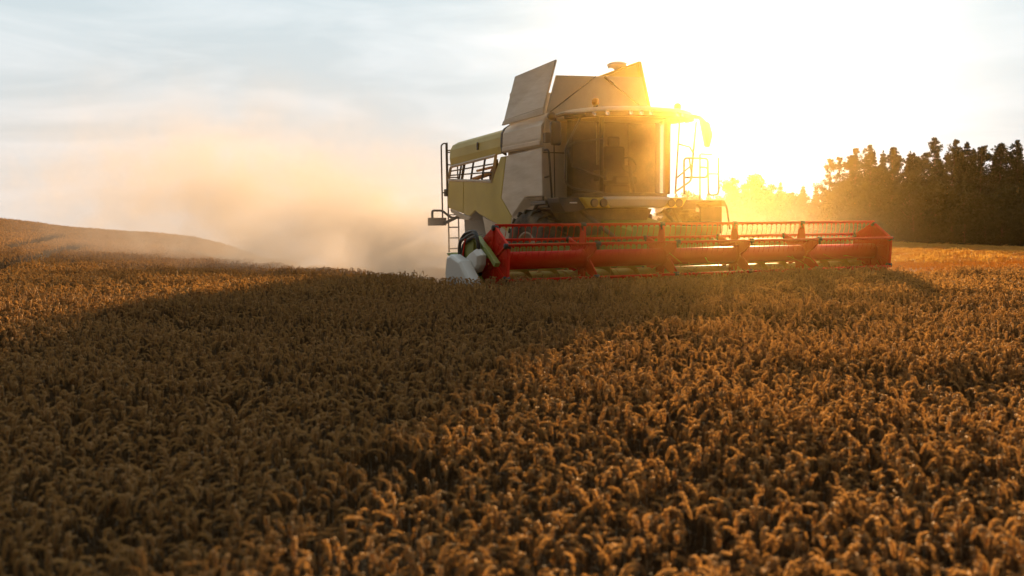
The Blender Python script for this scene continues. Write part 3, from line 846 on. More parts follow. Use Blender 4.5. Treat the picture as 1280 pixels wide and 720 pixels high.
        p = mb.build('reel_end_plate', M['red'], root, .006)
        for k in range(6):
            y, z = c[0] + (vert[k][0] - c[0]) * .93, c[1] + (vert[k][1] - c[1]) * .93
            mb = MB(); mb.lathe([(x - .06, .03), (x - .05, .055), (x + .05, .055), (x + .06, .03)], (0, y, z), 'x', 10); mb.build('bearing', M['black'], p)
    end_plate(XL, 1)
    end_plate(XR, -1)

    def spider():
        mb = MB()
        # six arms reaching bat bars, plate with concave edges
        outl = []
        for k in range(6):
            a = angs[k]; b = angs[(k + 1) % 6]
            for off, rad in ((-.07, RR - .03), (.07, RR - .03), (.20, .44), (.5236, .27), (.8472, .44)):
                outl.append((RC[0] + rad * math.cos(a + off), RC[1] + rad * math.sin(a + off)))
        yz(outl, -.012, .012, mb)
        for k in range(6):
            a = angs[k]
            y, z = RC[0] + .50 * math.cos(a), RC[1] + .50 * math.sin(a)
            for s in (-1, 1):
                mb.tube([(0, RC[0] + .19 * math.cos(a + s * .5), RC[1] + .19 * math.sin(a + s * .5)), (0, RC[0] + .36 * math.cos(a + s * .28), RC[1] + .36 * math.sin(a + s * .28)), (0, RC[0] + .60 * math.cos(a + s * .07), RC[1] + .60 * math.sin(a + s * .07))], .02, 6)
        mb.lathe([(-.05, .19), (.05, .19)], (0, RC[0] - .02, RC[1] - .02), 'x', 24)
        s = mb.build('reel_spider', M['red'], root)
        hb = MB()
        hb.lathe([(-.06, .03), (-.045, .05), (.045, .05), (.06, .03)], (0, 0, 0), 'x', 10)
        hb.tube([(0, 0, 0), (0, -.02, -.10)], .03, 6)
        h0 = hb.build('bearing', M['black'], s)
        hs = [h0]
        for k in range(5):
            h = h0.copy(); COL.objects.link(h); h.parent = s; hs.append(h)
        for k in range(6):
            hs[k].location = (0, RC[0] + (RR - .01) * math.cos(angs[k]), RC[1] + (RR - .01) * math.sin(angs[k]))
        return s
    s0 = spider()
    sx = [-2.93, -1.10, .74, 2.58]
    s0.location.x = sx[0]
    for x in sx[1:]:
        s = s0.copy(); COL.objects.link(s); s.parent = root; s.location.x = x
        for ch in list(s0.children):
            c = ch.copy(); COL.objects.link(c); c.parent = s
    # bat bars with spring tines
    mb = MB(); mb.tube([(XL, 0, 0), (XR, 0, 0)], .026, 8)
    bar0 = mb.build('reel_bar', M['red'], root)
    tn = MB()
    n = 72
    for k in range(n):
        x = XL + .1 + k * (XR - XL - .2) / (n - 1)
        j = random.uniform(-.012, .012)
        tn.tube([(x, 0, 0), (x, .005, -.045)], .024, 5, 0, False)
        tn.tube([(x, .01, -.04), (x + j, .012, -.14), (x + j * 1.5, .05, -.24)], .0065, 4, 0, False)
    tn0 = tn.build('tine_row', M['red'], bar0)
    tag(tn0, kind='stuff')
    bars = [bar0]
    for k in range(5):
        b = bar0.copy(); COL.objects.link(b); b.parent = root
        c = tn0.copy(); COL.objects.link(c); c.parent = b
        bars.append(b)
    for k in range(6):
        bars[k].location = (0, vert[k][0], vert[k][1])

    # left crop divider and drive gear
    mb = MB()
    P = [(.96, 1.10), (.80, 1.14), (.36, 1.02), (-.05, .68), (-.12, .45), (.12, .40), (.98, .45), (1.04, .80)]
    a = [(-5.36, y, z) for y, z in P]
    Q = [(-5.40, .60 + (y - .60) * .88, .74 + (z - .74) * .88) for y, z in P]
    b = [(-5.16, y, z) for y, z in P]
    mb.loft([Q, a, b], 0, False); mb.build('crop_divider', M['plastic'], root, .014, 2)
    mb = MB(); yz([(1.50, 1.16), (1.22, 1.17), (.22, .62), (-.10, .40), (.55, .40), (1.10, .95)], -5.155, -5.02, mb); mb.build('divider_frame', M['green'], root, .015)
    mb = MB(); yz([(1.30, .40), (1.20, 1.05), (.92, 1.42), (.60, 1.44), (.62, .9), (.30, .55), (.30, .40)], -4.99, -4.93, mb); mb.build('header_end_wall', M['green'], root, .012)
    mb = MB()
    cv = [(.24, 1.24), (.46, 1.17), (.66, 1.07), (.66, .91), (.46, .79), (.22, .82), (.07, .95), (.04, 1.13)]
    cc = (.36, 1.01)
    mb.loft([[(-4.99, y, z) for y, z in cv], [(-5.10, y, z) for y, z in cv], [(-5.16, cc[0] + (y - cc[0]) * .8, cc[1] + (z - cc[1]) * .8) for y, z in cv]], 0, False)
    mb.build('gear_cover', M['plastic'], root, .014, 2)
    mb = MB()
    mb.prism([(-4.98, .62, 1.40), (-4.98, .54, 1.48), (-4.98, -.02, 1.15), (-4.98, .06, 1.06)], [(-4.86, .62, 1.40), (-4.86, .54, 1.48), (-4.86, -.02, 1.15), (-4.86, .06, 1.06)])
    mb.prism([(-5.0, .16, 1.22), (-5.0, .10, 1.28), (-5.0, -.34, .99), (-5.0, -.27, .91)], [(-4.90, .16, 1.22), (-4.90, .10, 1.28), (-4.90, -.34, .99), (-4.90, -.27, .91)])
    mb.build('reel_arm', M['green'], root, .012)
    mb = MB(); mb.box((4.83, .0, .98), (4.93, 1.1, 1.10)); mb.build('reel_arm', M['green'], root, .012)
    for pts in ([(1.05, 1.0), (1.06, 1.34), (.82, 1.44), (.44, 1.52), (.28, 1.40), (.25, 1.10)], [(.98, .98), (.99, 1.28), (.78, 1.38), (.46, 1.45), (.34, 1.35), (.32, 1.1)], [(1.12, 1.02), (1.13, 1.30), (.90, 1.50), (.5, 1.56), (.35, 1.48), (.30, 1.2)]):
        mb = MB(); x = -5.06 + random.uniform(-.04, .04)
        mb.tube(smooth_path([(x, y, z) for y, z in pts], 6), .03, 8); mb.build('hydraulic_hose', M['black'], root)
    mb = MB(); mb.tube(smooth_path([(-5.10, .86, 1.0), (-5.10, .80, 1.2), (-5.10, .72, 1.42)], 5), .015, 6); mb.build('red_hose', M['red'], root)
    mb = MB()
    P = [(1.4, .95), (1.1, 1.0), (.55, .62), (.30, .45), (1.4, .45)]
    yz(P, 4.80, 4.92, mb); mb.build('crop_divider', M['plastic'], root, .02)
    return root


combine = build_combine()

# ------------------------------------------------------------------ standing wheat
def stalk(mb, x0, y0, h, az, r_loop, ear_len, lean, detail, mats=(0, 1)):
    """one stem with a nodding ear; straw = material 1, ear = material 0"""
    dx, dy = math.cos(az), math.sin(az)
    px, py = -dy, dx
    path = []
    ns = 4 if detail > 1 else 2
    hs = h - r_loop
    for k in range(ns + 1):
        t = k / ns
        off = lean * t * t
        path.append((x0 + dx * off, y0 + dy * off, hs * t))
    bx, by = path[-1][0], path[-1][1]
    arc_end = random.uniform(2.5, 3.12) if random.random() < .82 else random.uniform(1.1, 2.2)
    na = 7 if detail > 1 else 4
    for k in range(1, na + 1):
        a = arc_end * k / na
        path.append((bx + dx * r_loop * (1 - math.cos(a)), by + dy * r_loop * (1 - math.cos(a)), hs + r_loop * math.sin(a)))
    # neck of the stem
    nk = ns + max(2, na // 2)
    mb.tube(path[:nk + 1], [0.0022] * nk + [0.0017], 4 if detail > 1 else 3, 1, True, False)
    # ear follows the rest of the bend and then hangs
    a = arc_end
    t = Vector((dx * math.sin(a), dy * math.sin(a), math.cos(a)))
    epath = [Vector(p) for p in path[nk:]]
    L = sum((epath[i + 1] - epath[i]).length for i in range(len(epath) - 1))
    e = epath[-1]; rest = max(ear_len - L, .015)
    nr = 3 if detail > 1 else 1
    for k in range(1, nr + 1):
        epath.append(e + t * (rest * k / nr) + Vector((0, 0, -.006 * (k / nr) ** 2)))
    tot = len(epath) - 1
    if detail > 1:
        # core
        mb.tube(epath, [0.0030] * tot + [0.001], 4, 0, True, True)
        # spikelets in two ranks, overlapping, each a plump scale
        cum = [0]
        for i in range(tot): cum.append(cum[-1] + (epath[i + 1] - epath[i]).length)
        n = 22
        side = Vector((px, py, 0))
        for k in range(n):
            s = cum[-1] * (.02 + .95 * k / n)
            i = max(j for j in range(tot) if cum[j] <= s + 1e-9)
            f = (s - cum[i]) / max(1e-6, cum[i + 1] - cum[i])
            p = epath[i].lerp(epath[i + 1], f)
            tg = (epath[i + 1] - epath[i]).normalized()
            nn = tg.cross(side).normalized()
            sgn = 1 if k % 2 else -1
            taper = (.75 + .35 * math.sin(math.pi * min(1, (k + 3) / n))) * (1 - .35 * (k / n) ** 3)
            out = (side * sgn * .85 + nn * random.uniform(-.7, .7)).normalized()
            w = tg.cross(out).normalized()
            ln = .0160 * taper; wd = .0056 * taper; th = .0064 * taper
            c0 = p - tg * .002; c1 = p + tg * ln * .45 + out * th * 1.35; c2 = p + tg * ln + out * th * .9
            v = [c0, c1 + w * wd, c1 + out * th * .5, c1 - w * wd, p + tg * ln * .5, c2]
            mb.add([tuple(q) for q in v], [(0, 1, 2), (0, 2, 3), (1, 5, 2), (2, 5, 3)], 0, True)
    else:
        side = Vector((px, py, 0))
        n = 8 if detail == 1 else 5
        for k in range(n):      # open overlapping husks, alternating sides
            f = tot * (k / n) * .97; i = min(int(f), tot - 1)
            p = epath[i].lerp(epath[i + 1], f - i); tg = (epath[i + 1] - epath[i]).normalized()
            nn = tg.cross(side).normalized()
            out = (side * (1 if k % 2 else -1) * .8 + nn * random.uniform(-.8, .8)).normalized(); w = tg.cross(out).normalized()
            ln = .032 if detail == 1 else .045; wd = .0095
            q = [p - out * .003, p + tg * ln * .5 + out * .010 + w * wd, p + tg * ln + out * .006, p + tg * ln * .5 + out * .010 - w * wd]
            mb.add([tuple(z) for z in q], [(0, 1, 2), (0, 2, 3)], 0, True)
    # dry leaves
    for k in range(2 if detail > 1 else 1):
        if random.random() < .35: continue
        z = hs * random.uniform(.35, .85); a = random.uniform(0, 2 * math.pi); ln = random.uniform(.09, .20)
        up = random.uniform(.2, .9)
        P = []
        nl = 4 if detail > 1 else 2
        for j in range(nl + 1):
            s = j / nl
            P.append((ln * s * .8, z + ln * (up * s - 1.35 * s * s)))
        wv = .0045
        vs = []
        for j, (d, zz) in enumerate(P):
            ww = wv * (1 - (j / nl) ** 2) + .0006
            tw = j * .5
            ox, oy = -math.sin(a + tw) * ww, math.cos(a + tw) * ww
            bxx = x0 + math.cos(a) * d + dx * lean * (z / hs) ** 2; byy = y0 + math.sin(a) * d + dy * lean * (z / hs) ** 2
            vs += [(bxx + ox, byy + oy, zz), (bxx - ox, byy - oy, zz)]
        mb.add(vs, [(2 * j, 2 * j + 1, 2 * j + 3, 2 * j + 2) for j in range(nl)], 1, True)


WH = 0.63


def scatter_object(name, protos, pts, pick, rot, scl, mats, label, cat, parent=None):
    """ONE object: its own prototypes plus points, copied over the points by geometry nodes"""
    V, Fc, mi, sm, pid = [], [], [], [], []
    for k, mb in enumerate(protos):
        b = len(V)
        V += mb.v; pid += [k] * len(mb.v)
        Fc += [tuple(b + i for i in f) for f in mb.f]; mi += mb.m; sm += mb.s
    nproto = len(V)
    n = len(pts)
    me = bpy.data.meshes.new(name)
    allv = np.vstack([np.array(V, float), pts])
    me.from_pydata(allv.tolist(), [], Fc)
    for m in mats: me.materials.append(m)
    me.polygons.foreach_set('material_index', mi); me.polygons.foreach_set('use_smooth', sm)

    def attr(nm, typ, data, key='value'):
        at = me.attributes.new(nm, typ, 'POINT'); at.data.foreach_set(key, np.ascontiguousarray(data).ravel())
    attr('pid', 'INT', np.concatenate([np.array(pid, np.int32), -np.ones(n, np.int32)]))
    attr('pick', 'INT', np.concatenate([np.zeros(nproto, np.int32), pick.astype(np.int32)]))
    attr('rot', 'FLOAT_VECTOR', np.vstack([np.zeros((nproto, 3)), rot]).astype(np.float32), 'vector')
    attr('scl', 'FLOAT_VECTOR', np.vstack([np.ones((nproto, 3)), scl]).astype(np.float32), 'vector')
    o = bpy.data.objects.new(name, me); COL.objects.link(o)
    ng = bpy.data.node_groups.new(name + '_scatter', 'GeometryNodeTree')
    ng.interface.new_socket('Geometry', in_out='INPUT', socket_type='NodeSocketGeometry')
    ng.interface.new_socket('Geometry', in_out='OUTPUT', socket_type='NodeSocketGeometry')
    N, L = ng.nodes, ng.links
    gi, go = N.new('NodeGroupInput'), N.new('NodeGroupOutput')

    def na(nm, t):
        q = N.new('GeometryNodeInputNamedAttribute'); q.data_type = t; q.inputs['Name'].default_value = nm; return q.outputs['Attribute']
    cmp_ = N.new('FunctionNodeCompare'); cmp_.data_type = 'INT'; cmp_.operation = 'GREATER_EQUAL'
    ins = [s for s in cmp_.inputs if s.type == 'INT']
    L.new(na('pid', 'INT'), ins[0]); ins[1].default_value = 0
    sep = N.new('GeometryNodeSeparateGeometry'); sep.domain = 'POINT'
    L.new(gi.outputs[0], sep.inputs['Geometry']); L.new(cmp_.outputs[0], sep.inputs['Selection'])
    spl = N.new('GeometryNodeSplitToInstances'); spl.domain = 'POINT'
    L.new(sep.outputs['Selection'], spl.inputs['Geometry']); L.new(na('pid', 'INT'), spl.inputs['Group ID'])
    iop = N.new('GeometryNodeInstanceOnPoints')
    L.new(sep.outputs['Inverted'], iop.inputs['Points']); L.new(spl.outputs['Instances'], iop.inputs['Instance'])
    iop.inputs['Pick Instance'].default_value = True
    L.new(na('pick', 'INT'), iop.inputs['Instance Index'])
    e2r = N.new('FunctionNodeEulerToRotation'); L.new(na('rot', 'FLOAT_VECTOR'), e2r.inputs[0]); L.new(e2r.outputs[0], iop.inputs['Rotation'])
    L.new(na('scl', 'FLOAT_VECTOR'), iop.inputs['Scale'])
    L.new(iop.outputs[0], go.inputs[0])
    md = o.modifiers.new('scatter', 'NODES'); md.node_group = ng
    tag(o, label, cat, kind='stuff')
    return o


def to_local_xy(x, y):
    dx, dy = x - O.x, y - O.y
    return dx * U.x + dy * U.y, dx * B0.x + dy * B0.y


def vnoise(x, y, seed, cell):
    """smooth value noise"""
    g = np.random.default_rng(seed).random((256, 256))
    fx, fy = x / cell + 1000, y / cell + 1000
    ix, iy = np.floor(fx).astype(int), np.floor(fy).astype(int)
    tx, ty = fx - ix, fy - iy
    tx, ty = tx * tx * (3 - 2 * tx), ty * ty * (3 - 2 * ty)
    a = g[ix % 256, iy % 256]; b = g[(ix + 1) % 256, iy % 256]; c = g[ix % 256, (iy + 1) % 256]; d = g[(ix + 1) % 256, (iy + 1) % 256]
    return (a * (1 - tx) + b * tx) * (1 - ty) + (c * (1 - tx) + d * tx) * ty


TRAM = [((-12.9, 25.0), (-19.5, 45.0)), ((-19.0, 37.0), (-24.5, 54.0))]


def standing(x, y):
    lx, ly = to_local_xy(x, y)
    wob = (vnoise(x, y, 3, .8) - .5) * .35
    left = lx < -5.15 + wob
    front = (ly < .05 + wob) & (y < 21.6 + wob * 2 + .05 * np.maximum(0, x - 9))
    ok = left | front | ((y > 54) & (x < -.17 * y - 3))      # the next uncut strip on the hill
    ok &= ~((lx > -5.3) & (ly > -.15) & (y < 54))
    # tramlines: two wheel tracks through the crop
    for (a, b) in TRAM:
        ax, ay = a; bx, by = b
        L2 = (bx - ax) ** 2 + (by - ay) ** 2
        t = ((x - ax) * (bx - ax) + (y - ay) * (by - ay)) / L2
        d = np.hypot(x - (ax + t * (bx - ax)), y - (ay + t * (by - ay)))
        ok &= ~((d < .60) & (t > -.35) & (t < 1.0))
    return ok


def build_wheat():
    protos = []
    for k in range(22):
        mb = MB(); stalk(mb, 0, 0, WH * random.uniform(.9, 1.06), 0, random.uniform(.022, .042), random.uniform(.082, .115), random.uniform(.01, .06), 2); protos.append(mb)
    NS = len(protos)
    for k in range(6):          # tufts for the middle distance
        mb = MB()
        for j in range(7):
            stalk(mb, random.uniform(-.11, .11), random.uniform(-.11, .11), WH * random.uniform(.86, 1.08), random.uniform(0, 6.28), random.uniform(.022, .042), random.uniform(.082, .115), random.uniform(.01, .06), 1)
        protos.append(mb)
    for k in range(5):          # bigger tufts far away
        mb = MB()
        for j in range(16):
            stalk(mb, random.uniform(-.25, .25), random.uniform(-.25, .25), WH * random.uniform(.84, 1.08), random.uniform(0, 6.28), random.uniform(.022, .042), random.uniform(.082, .115), random.uniform(.01, .06), 0)
        protos.append(mb)

    def region(y0, y1, dens, k0, k1):
        wmax = .60 * y1 + 3.5
        n = int((y1 - y0) * 2 * wmax * dens)
        x = rng.uniform(-wmax, wmax, n); y = rng.uniform(y0, y1, n)
        m = (np.abs(x) < .60 * np.maximum(y, 0) + 3.5) & standing(x, y)
        x, y = x[m], y[m]
        # patches where the crop is thinner
        th = vnoise(x, y, 11, .35) * .6 + vnoise(x, y, 12, 1.3) * .4
        keep = rng.random(len(x)) < np.clip((th - .16) * 3.2, .12, 1)
        x, y = x[keep], y[keep]
        return x, y, rng.integers(k0, k1, len(x))
    parts = [region(1.6, 9.5, 280, 0, NS), region(9.5, 15.5, 280, 0, NS), region(15.5, 34, 52, NS, NS + 6), region(34, 88, 17, NS + 6, NS + 11)]
    x = np.concatenate([p[0] for p in parts]); y = np.concatenate([p[1] for p in parts]); pick = np.concatenate([p[2] for p in parts])
    z = ground(x, y)
    n = len(x)
    hvar = .84 + .17 * vnoise(x, y, 21, 1.1) + .14 * vnoise(x, y, 22, .28) + rng.normal(0, .055, n)
    tall = rng.random(n) < .0012
    hvar[tall] *= rng.uniform(1.12, 1.3, tall.sum())
    wind = vnoise(x, y, 23, 1.8) * 2 * math.pi * 1.5
    rz = wind + rng.normal(0, 1.9, n)
    tilt = rng.normal(0, .055, (n, 2))
    rot = np.stack([tilt[:, 0], tilt[:, 1], rz], 1)
    s = rng.uniform(.95, 1.15, n) * (1 + .12 * np.clip((11 - y) / 5, 0, 1))
    hvar = np.where(y > 34, .9 + (hvar - .95) * .5, hvar)
    scl = np.stack([s, s, hvar], 1)
    print('wheat instances', n)
    scatter_object('wheat_field', protos, np.stack([x, y, z], 1), pick, rot, scl, [M['ear'], M['straw']], 'ripe standing wheat with nodding ears filling the slope', 'wheat')


def build_stubble():
    protos = []
    for k in range(5):
        mb = MB()
        for j in range(9):
            x, y = random.uniform(-.03, .03), random.uniform(-.16, .16)
            h = random.uniform(.10, .20); a = random.uniform(0, 6.28); l = random.uniform(0, .04)
            mb.tube([(x, y, -.01), (x + l * math.cos(a), y + l * math.sin(a), h)], .0035, 3, 0, False, False)
        for j in range(4):      # loose straw
            x, y, a = random.uniform(-.15, .15), random.uniform(-.15, .15), random.uniform(0, 6.28)
            l = random.uniform(.08, .22); z = random.uniform(.02, .13)
            mb.tube([(x, y, z), (x + l * math.cos(a), y + l * math.sin(a), z + random.uniform(-.03, .05))], .003, 3, 0, False, False)
        protos.append(mb)
    for k in range(4):          # broad swath of cut straw for the distance
        mb = MB()
        for j in range(30):
            x, y = random.choice((-.5, -.25, 0, .25, .5)) + random.uniform(-.05, .05), random.uniform(-.6, .6)
            h = random.uniform(.12, .24); l = random.uniform(-.06, .06)
            mb.add([(x - .02, y, 0), (x + .02, y + .02, 0), (x + l + .012, y, h), (x + l - .012, y - .01, h)], [(0, 1, 2, 3)])
        for j in range(10):
            x, y, a = random.uniform(-.5, .5), random.uniform(-.5, .5), random.uniform(0, 6.28)
            l = random.uniform(.2, .5); z = random.uniform(.05, .22)
            mb.tube([(x, y, z), (x + l * math.cos(a), y + l * math.sin(a), z + random.uniform(-.06, .08))], .009, 3, 0, False, False)
        protos.append(mb)

    def region(y0, y1, x0, x1, dens, k0, k1):
        n = int((y1 - y0) * (x1 - x0) * dens)
        x = rng.uniform(x0, x1, n); y = rng.uniform(y0, y1, n)
        m = ~standing(x, y) & (np.abs(x) < .62 * y + 4)
        lx, ly = to_local_xy(x, y)
        m &= (ly > .1) | (y > 21)
        m &= (x > lx * 0 - 14)
        x, y = x[m], y[m]
        # drilled rows and heavier straw swaths
        lx, ly = to_local_xy(x, y)
        row = .5 + .5 * np.cos(lx / .30 * 2 * math.pi)
        sw = np.exp(-(((lx + 2.0) % 8.0 - 4.0) / .9) ** 2)
        keep = rng.random(len(x)) < np.clip(.35 + .45 * row + .4 * sw - .5 * vnoise(x, y, 31, 3.5), .05, 1)
        return x[keep], y[keep], rng.integers(k0, k1, keep.sum())
    parts = [region(16, 40, -10, 30, 22, 0, 5), region(40, 125, -10, 78, 5.5, 5, 9)]
    x = np.concatenate([p[0] for p in parts]); y = np.concatenate([p[1] for p in parts]); pick = np.concatenate([p[2] for p in parts])
    z = ground(x, y); n = len(x)
    print('stubble instances', n)
    rot = np.stack([rng.normal(0, .05, n), rng.normal(0, .05, n), YAW + rng.normal(0, .25, n)], 1)
    s = rng.uniform(.8, 1.25, n)
    scl = np.stack([s, s, s * rng.uniform(.8, 1.2, n)], 1)
    scatter_object('stubble', protos, np.stack([x, y, z], 1), pick, rot, scl, [M['stub']], 'cut golden stubble with loose straw beyond the red reel', 'stubble')


build_wheat()
build_stubble()


# ------------------------------------------------------------------ trees
def leaf_blob(mb, c, r, n, size, flat=.7, mat=0):
    c = np.array(c)
    for k in range(n):
        d = rng.normal(0, 1, 3); d /= np.linalg.norm(d) + 1e-9
        p = c + d * r * (rng.random() ** .45) * np.array([1, 1, flat])
        a = rng.normal(0, 1, 3); a /= np.linalg.norm(a)
        b = np.cross(a, rng.normal(0, 1, 3)); b /= np.linalg.norm(b) + 1e-9
        s = size * rng.uniform(.6, 1.3)
        a = a * s; b = b * s * .55
        mb.add([tuple(p - a * .5 - b * .2), tuple(p + b * .5), tuple(p + a * .6), tuple(p - b * .5)], [(0, 1, 2, 3)], mat)


def tree_proto(kind, h, seed):
    """returns (trunk mesh builder, crown mesh builder)"""
    global rng
    rng = np.random.default_rng(seed); random.seed(seed)
    tk, cr = MB(), MB()
    pts = []; rad = []
    lx = ly = 0
    for k in range(9):
        t = k / 8
        pts.append((lx, ly, h * .97 * t)); rad.append(.17 * (1 - t) ** .8 * h / 12 + .015)
        lx += random.uniform(-.10, .10); ly += random.uniform(-.10, .10)
    tk.tube(pts, rad, 8)

    def at(z):
        f = min(7.999, z / (h * .97) * 8); i = int(f)
        return [pts[i][q] + (pts[i + 1][q] - pts[i][q]) * (f - i) for q in range(3)]
    if kind == 'pine':          # layered uneven tufts on bare limbs
        z = h * random.uniform(.16, .26)
        while z < h * .97:
            t = z / h
            reach = h * .19 * (1 - max(0, (t - .36) / .66) ** 1.35) * random.uniform(.5, 1.3)
            reach = max(reach, .22)
            nb = random.randint(3, 5)
            a0 = random.uniform(0, 6.28)
            leaf_blob(cr, [at(z)[0], at(z)[1], z],   .10 + .32 * reach, int(46 * max(.7, reach)), .19, 1.0)
            for b in range(nb):
                if random.random() < .08: continue
                a = a0 + b * 2 * math.pi / nb + random.uniform(-.4, .4)
                L = reach * random.uniform(.6, 1.15)
                o = at(z)
                rise = random.uniform(-.05, .35) + (.6 if t > .8 else 0)
                tip = (o[0] + math.cos(a) * L, o[1] + math.sin(a) * L, o[2] + L * rise)
                mid = [(o[q] + tip[q]) / 2 for q in range(3)]; mid[2] += L * .06
                tk.tube([o, mid, tip], [.045 * (1 - t * .6), .03 * (1 - t * .6), .01], 5)
                m = 3 if L > 1 else 2
                for j in range(m):
                    f = .45 + .6 * (j + .5) / m
                    c = [o[q] + (tip[q] - o[q]) * f for q in range(3)]
                    c[2] += random.uniform(.0, .2)
                    leaf_blob(cr, c, (.15 + .20 * L) * random.uniform(.6, 1.35), int(62 * max(.7, L * .75)), .19, .85)
            z += h * random.uniform(.028, .046)
        leaf_blob(cr, at(h * .95), .20, 60, .17, 2.6)
    elif kind == 'spruce':      # tapering, drooping layers to the ground
        z = h * .05
        while z < h * .98:
            t = z / h
            reach = h * .21 * (1 - t) ** .95 * random.uniform(.6, 1.3) + .08
            nb = random.randint(5, 7); a0 = random.uniform(0, 6.28)
            for b in range(nb):
                a = a0 + b * 2 * math.pi / nb + random.uniform(-.25, .25)
                L = reach * random.uniform(.75, 1.15); o = at(z)
                tip = (o[0] + math.cos(a) * L, o[1] + math.sin(a) * L, o[2] - L * .22)
                tk.tube([o, tip], [.025, .008], 4)
                for j in range(3):
                    f = .3 + .3 * j + random.uniform(-.05, .1)
                    c = [o[q] + (tip[q] - o[q]) * f for q in range(3)]
                    leaf_blob(cr, c, .10 + .19 * L, int(14 + 18 * L), .19, .9)
            z += h * random.uniform(.018, .034)
        leaf_blob(cr, at(h * .97), .14, 22, .2, 2.2)
    else:                       # broad leaved edge tree, leafy to the ground
        for k in range(34):
            t = random.uniform(.08, 1)
            a = random.uniform(0, 6.28)
            reach = h * .30 * math.sin(math.pi * min(1, .22 + t * .72)) * random.uniform(.35, 1)
            o = at(h * .9 * t * .8)
            tip = (o[0] + math.cos(a) * reach, o[1] + math.sin(a) * reach, h * t * .95 + random.uniform(-.2, .3))
            mid = [(o[q] + tip[q]) / 2 for q in range(3)]
            tk.tube([o, mid, tip], [.05, .035, .012], 5)
            leaf_blob(cr, tip, h * .095 * random.uniform(.7, 1.25), 170, .30, .8)
            leaf_blob(cr, mid, h * .07, 50, .30, .8)
    return tk, cr


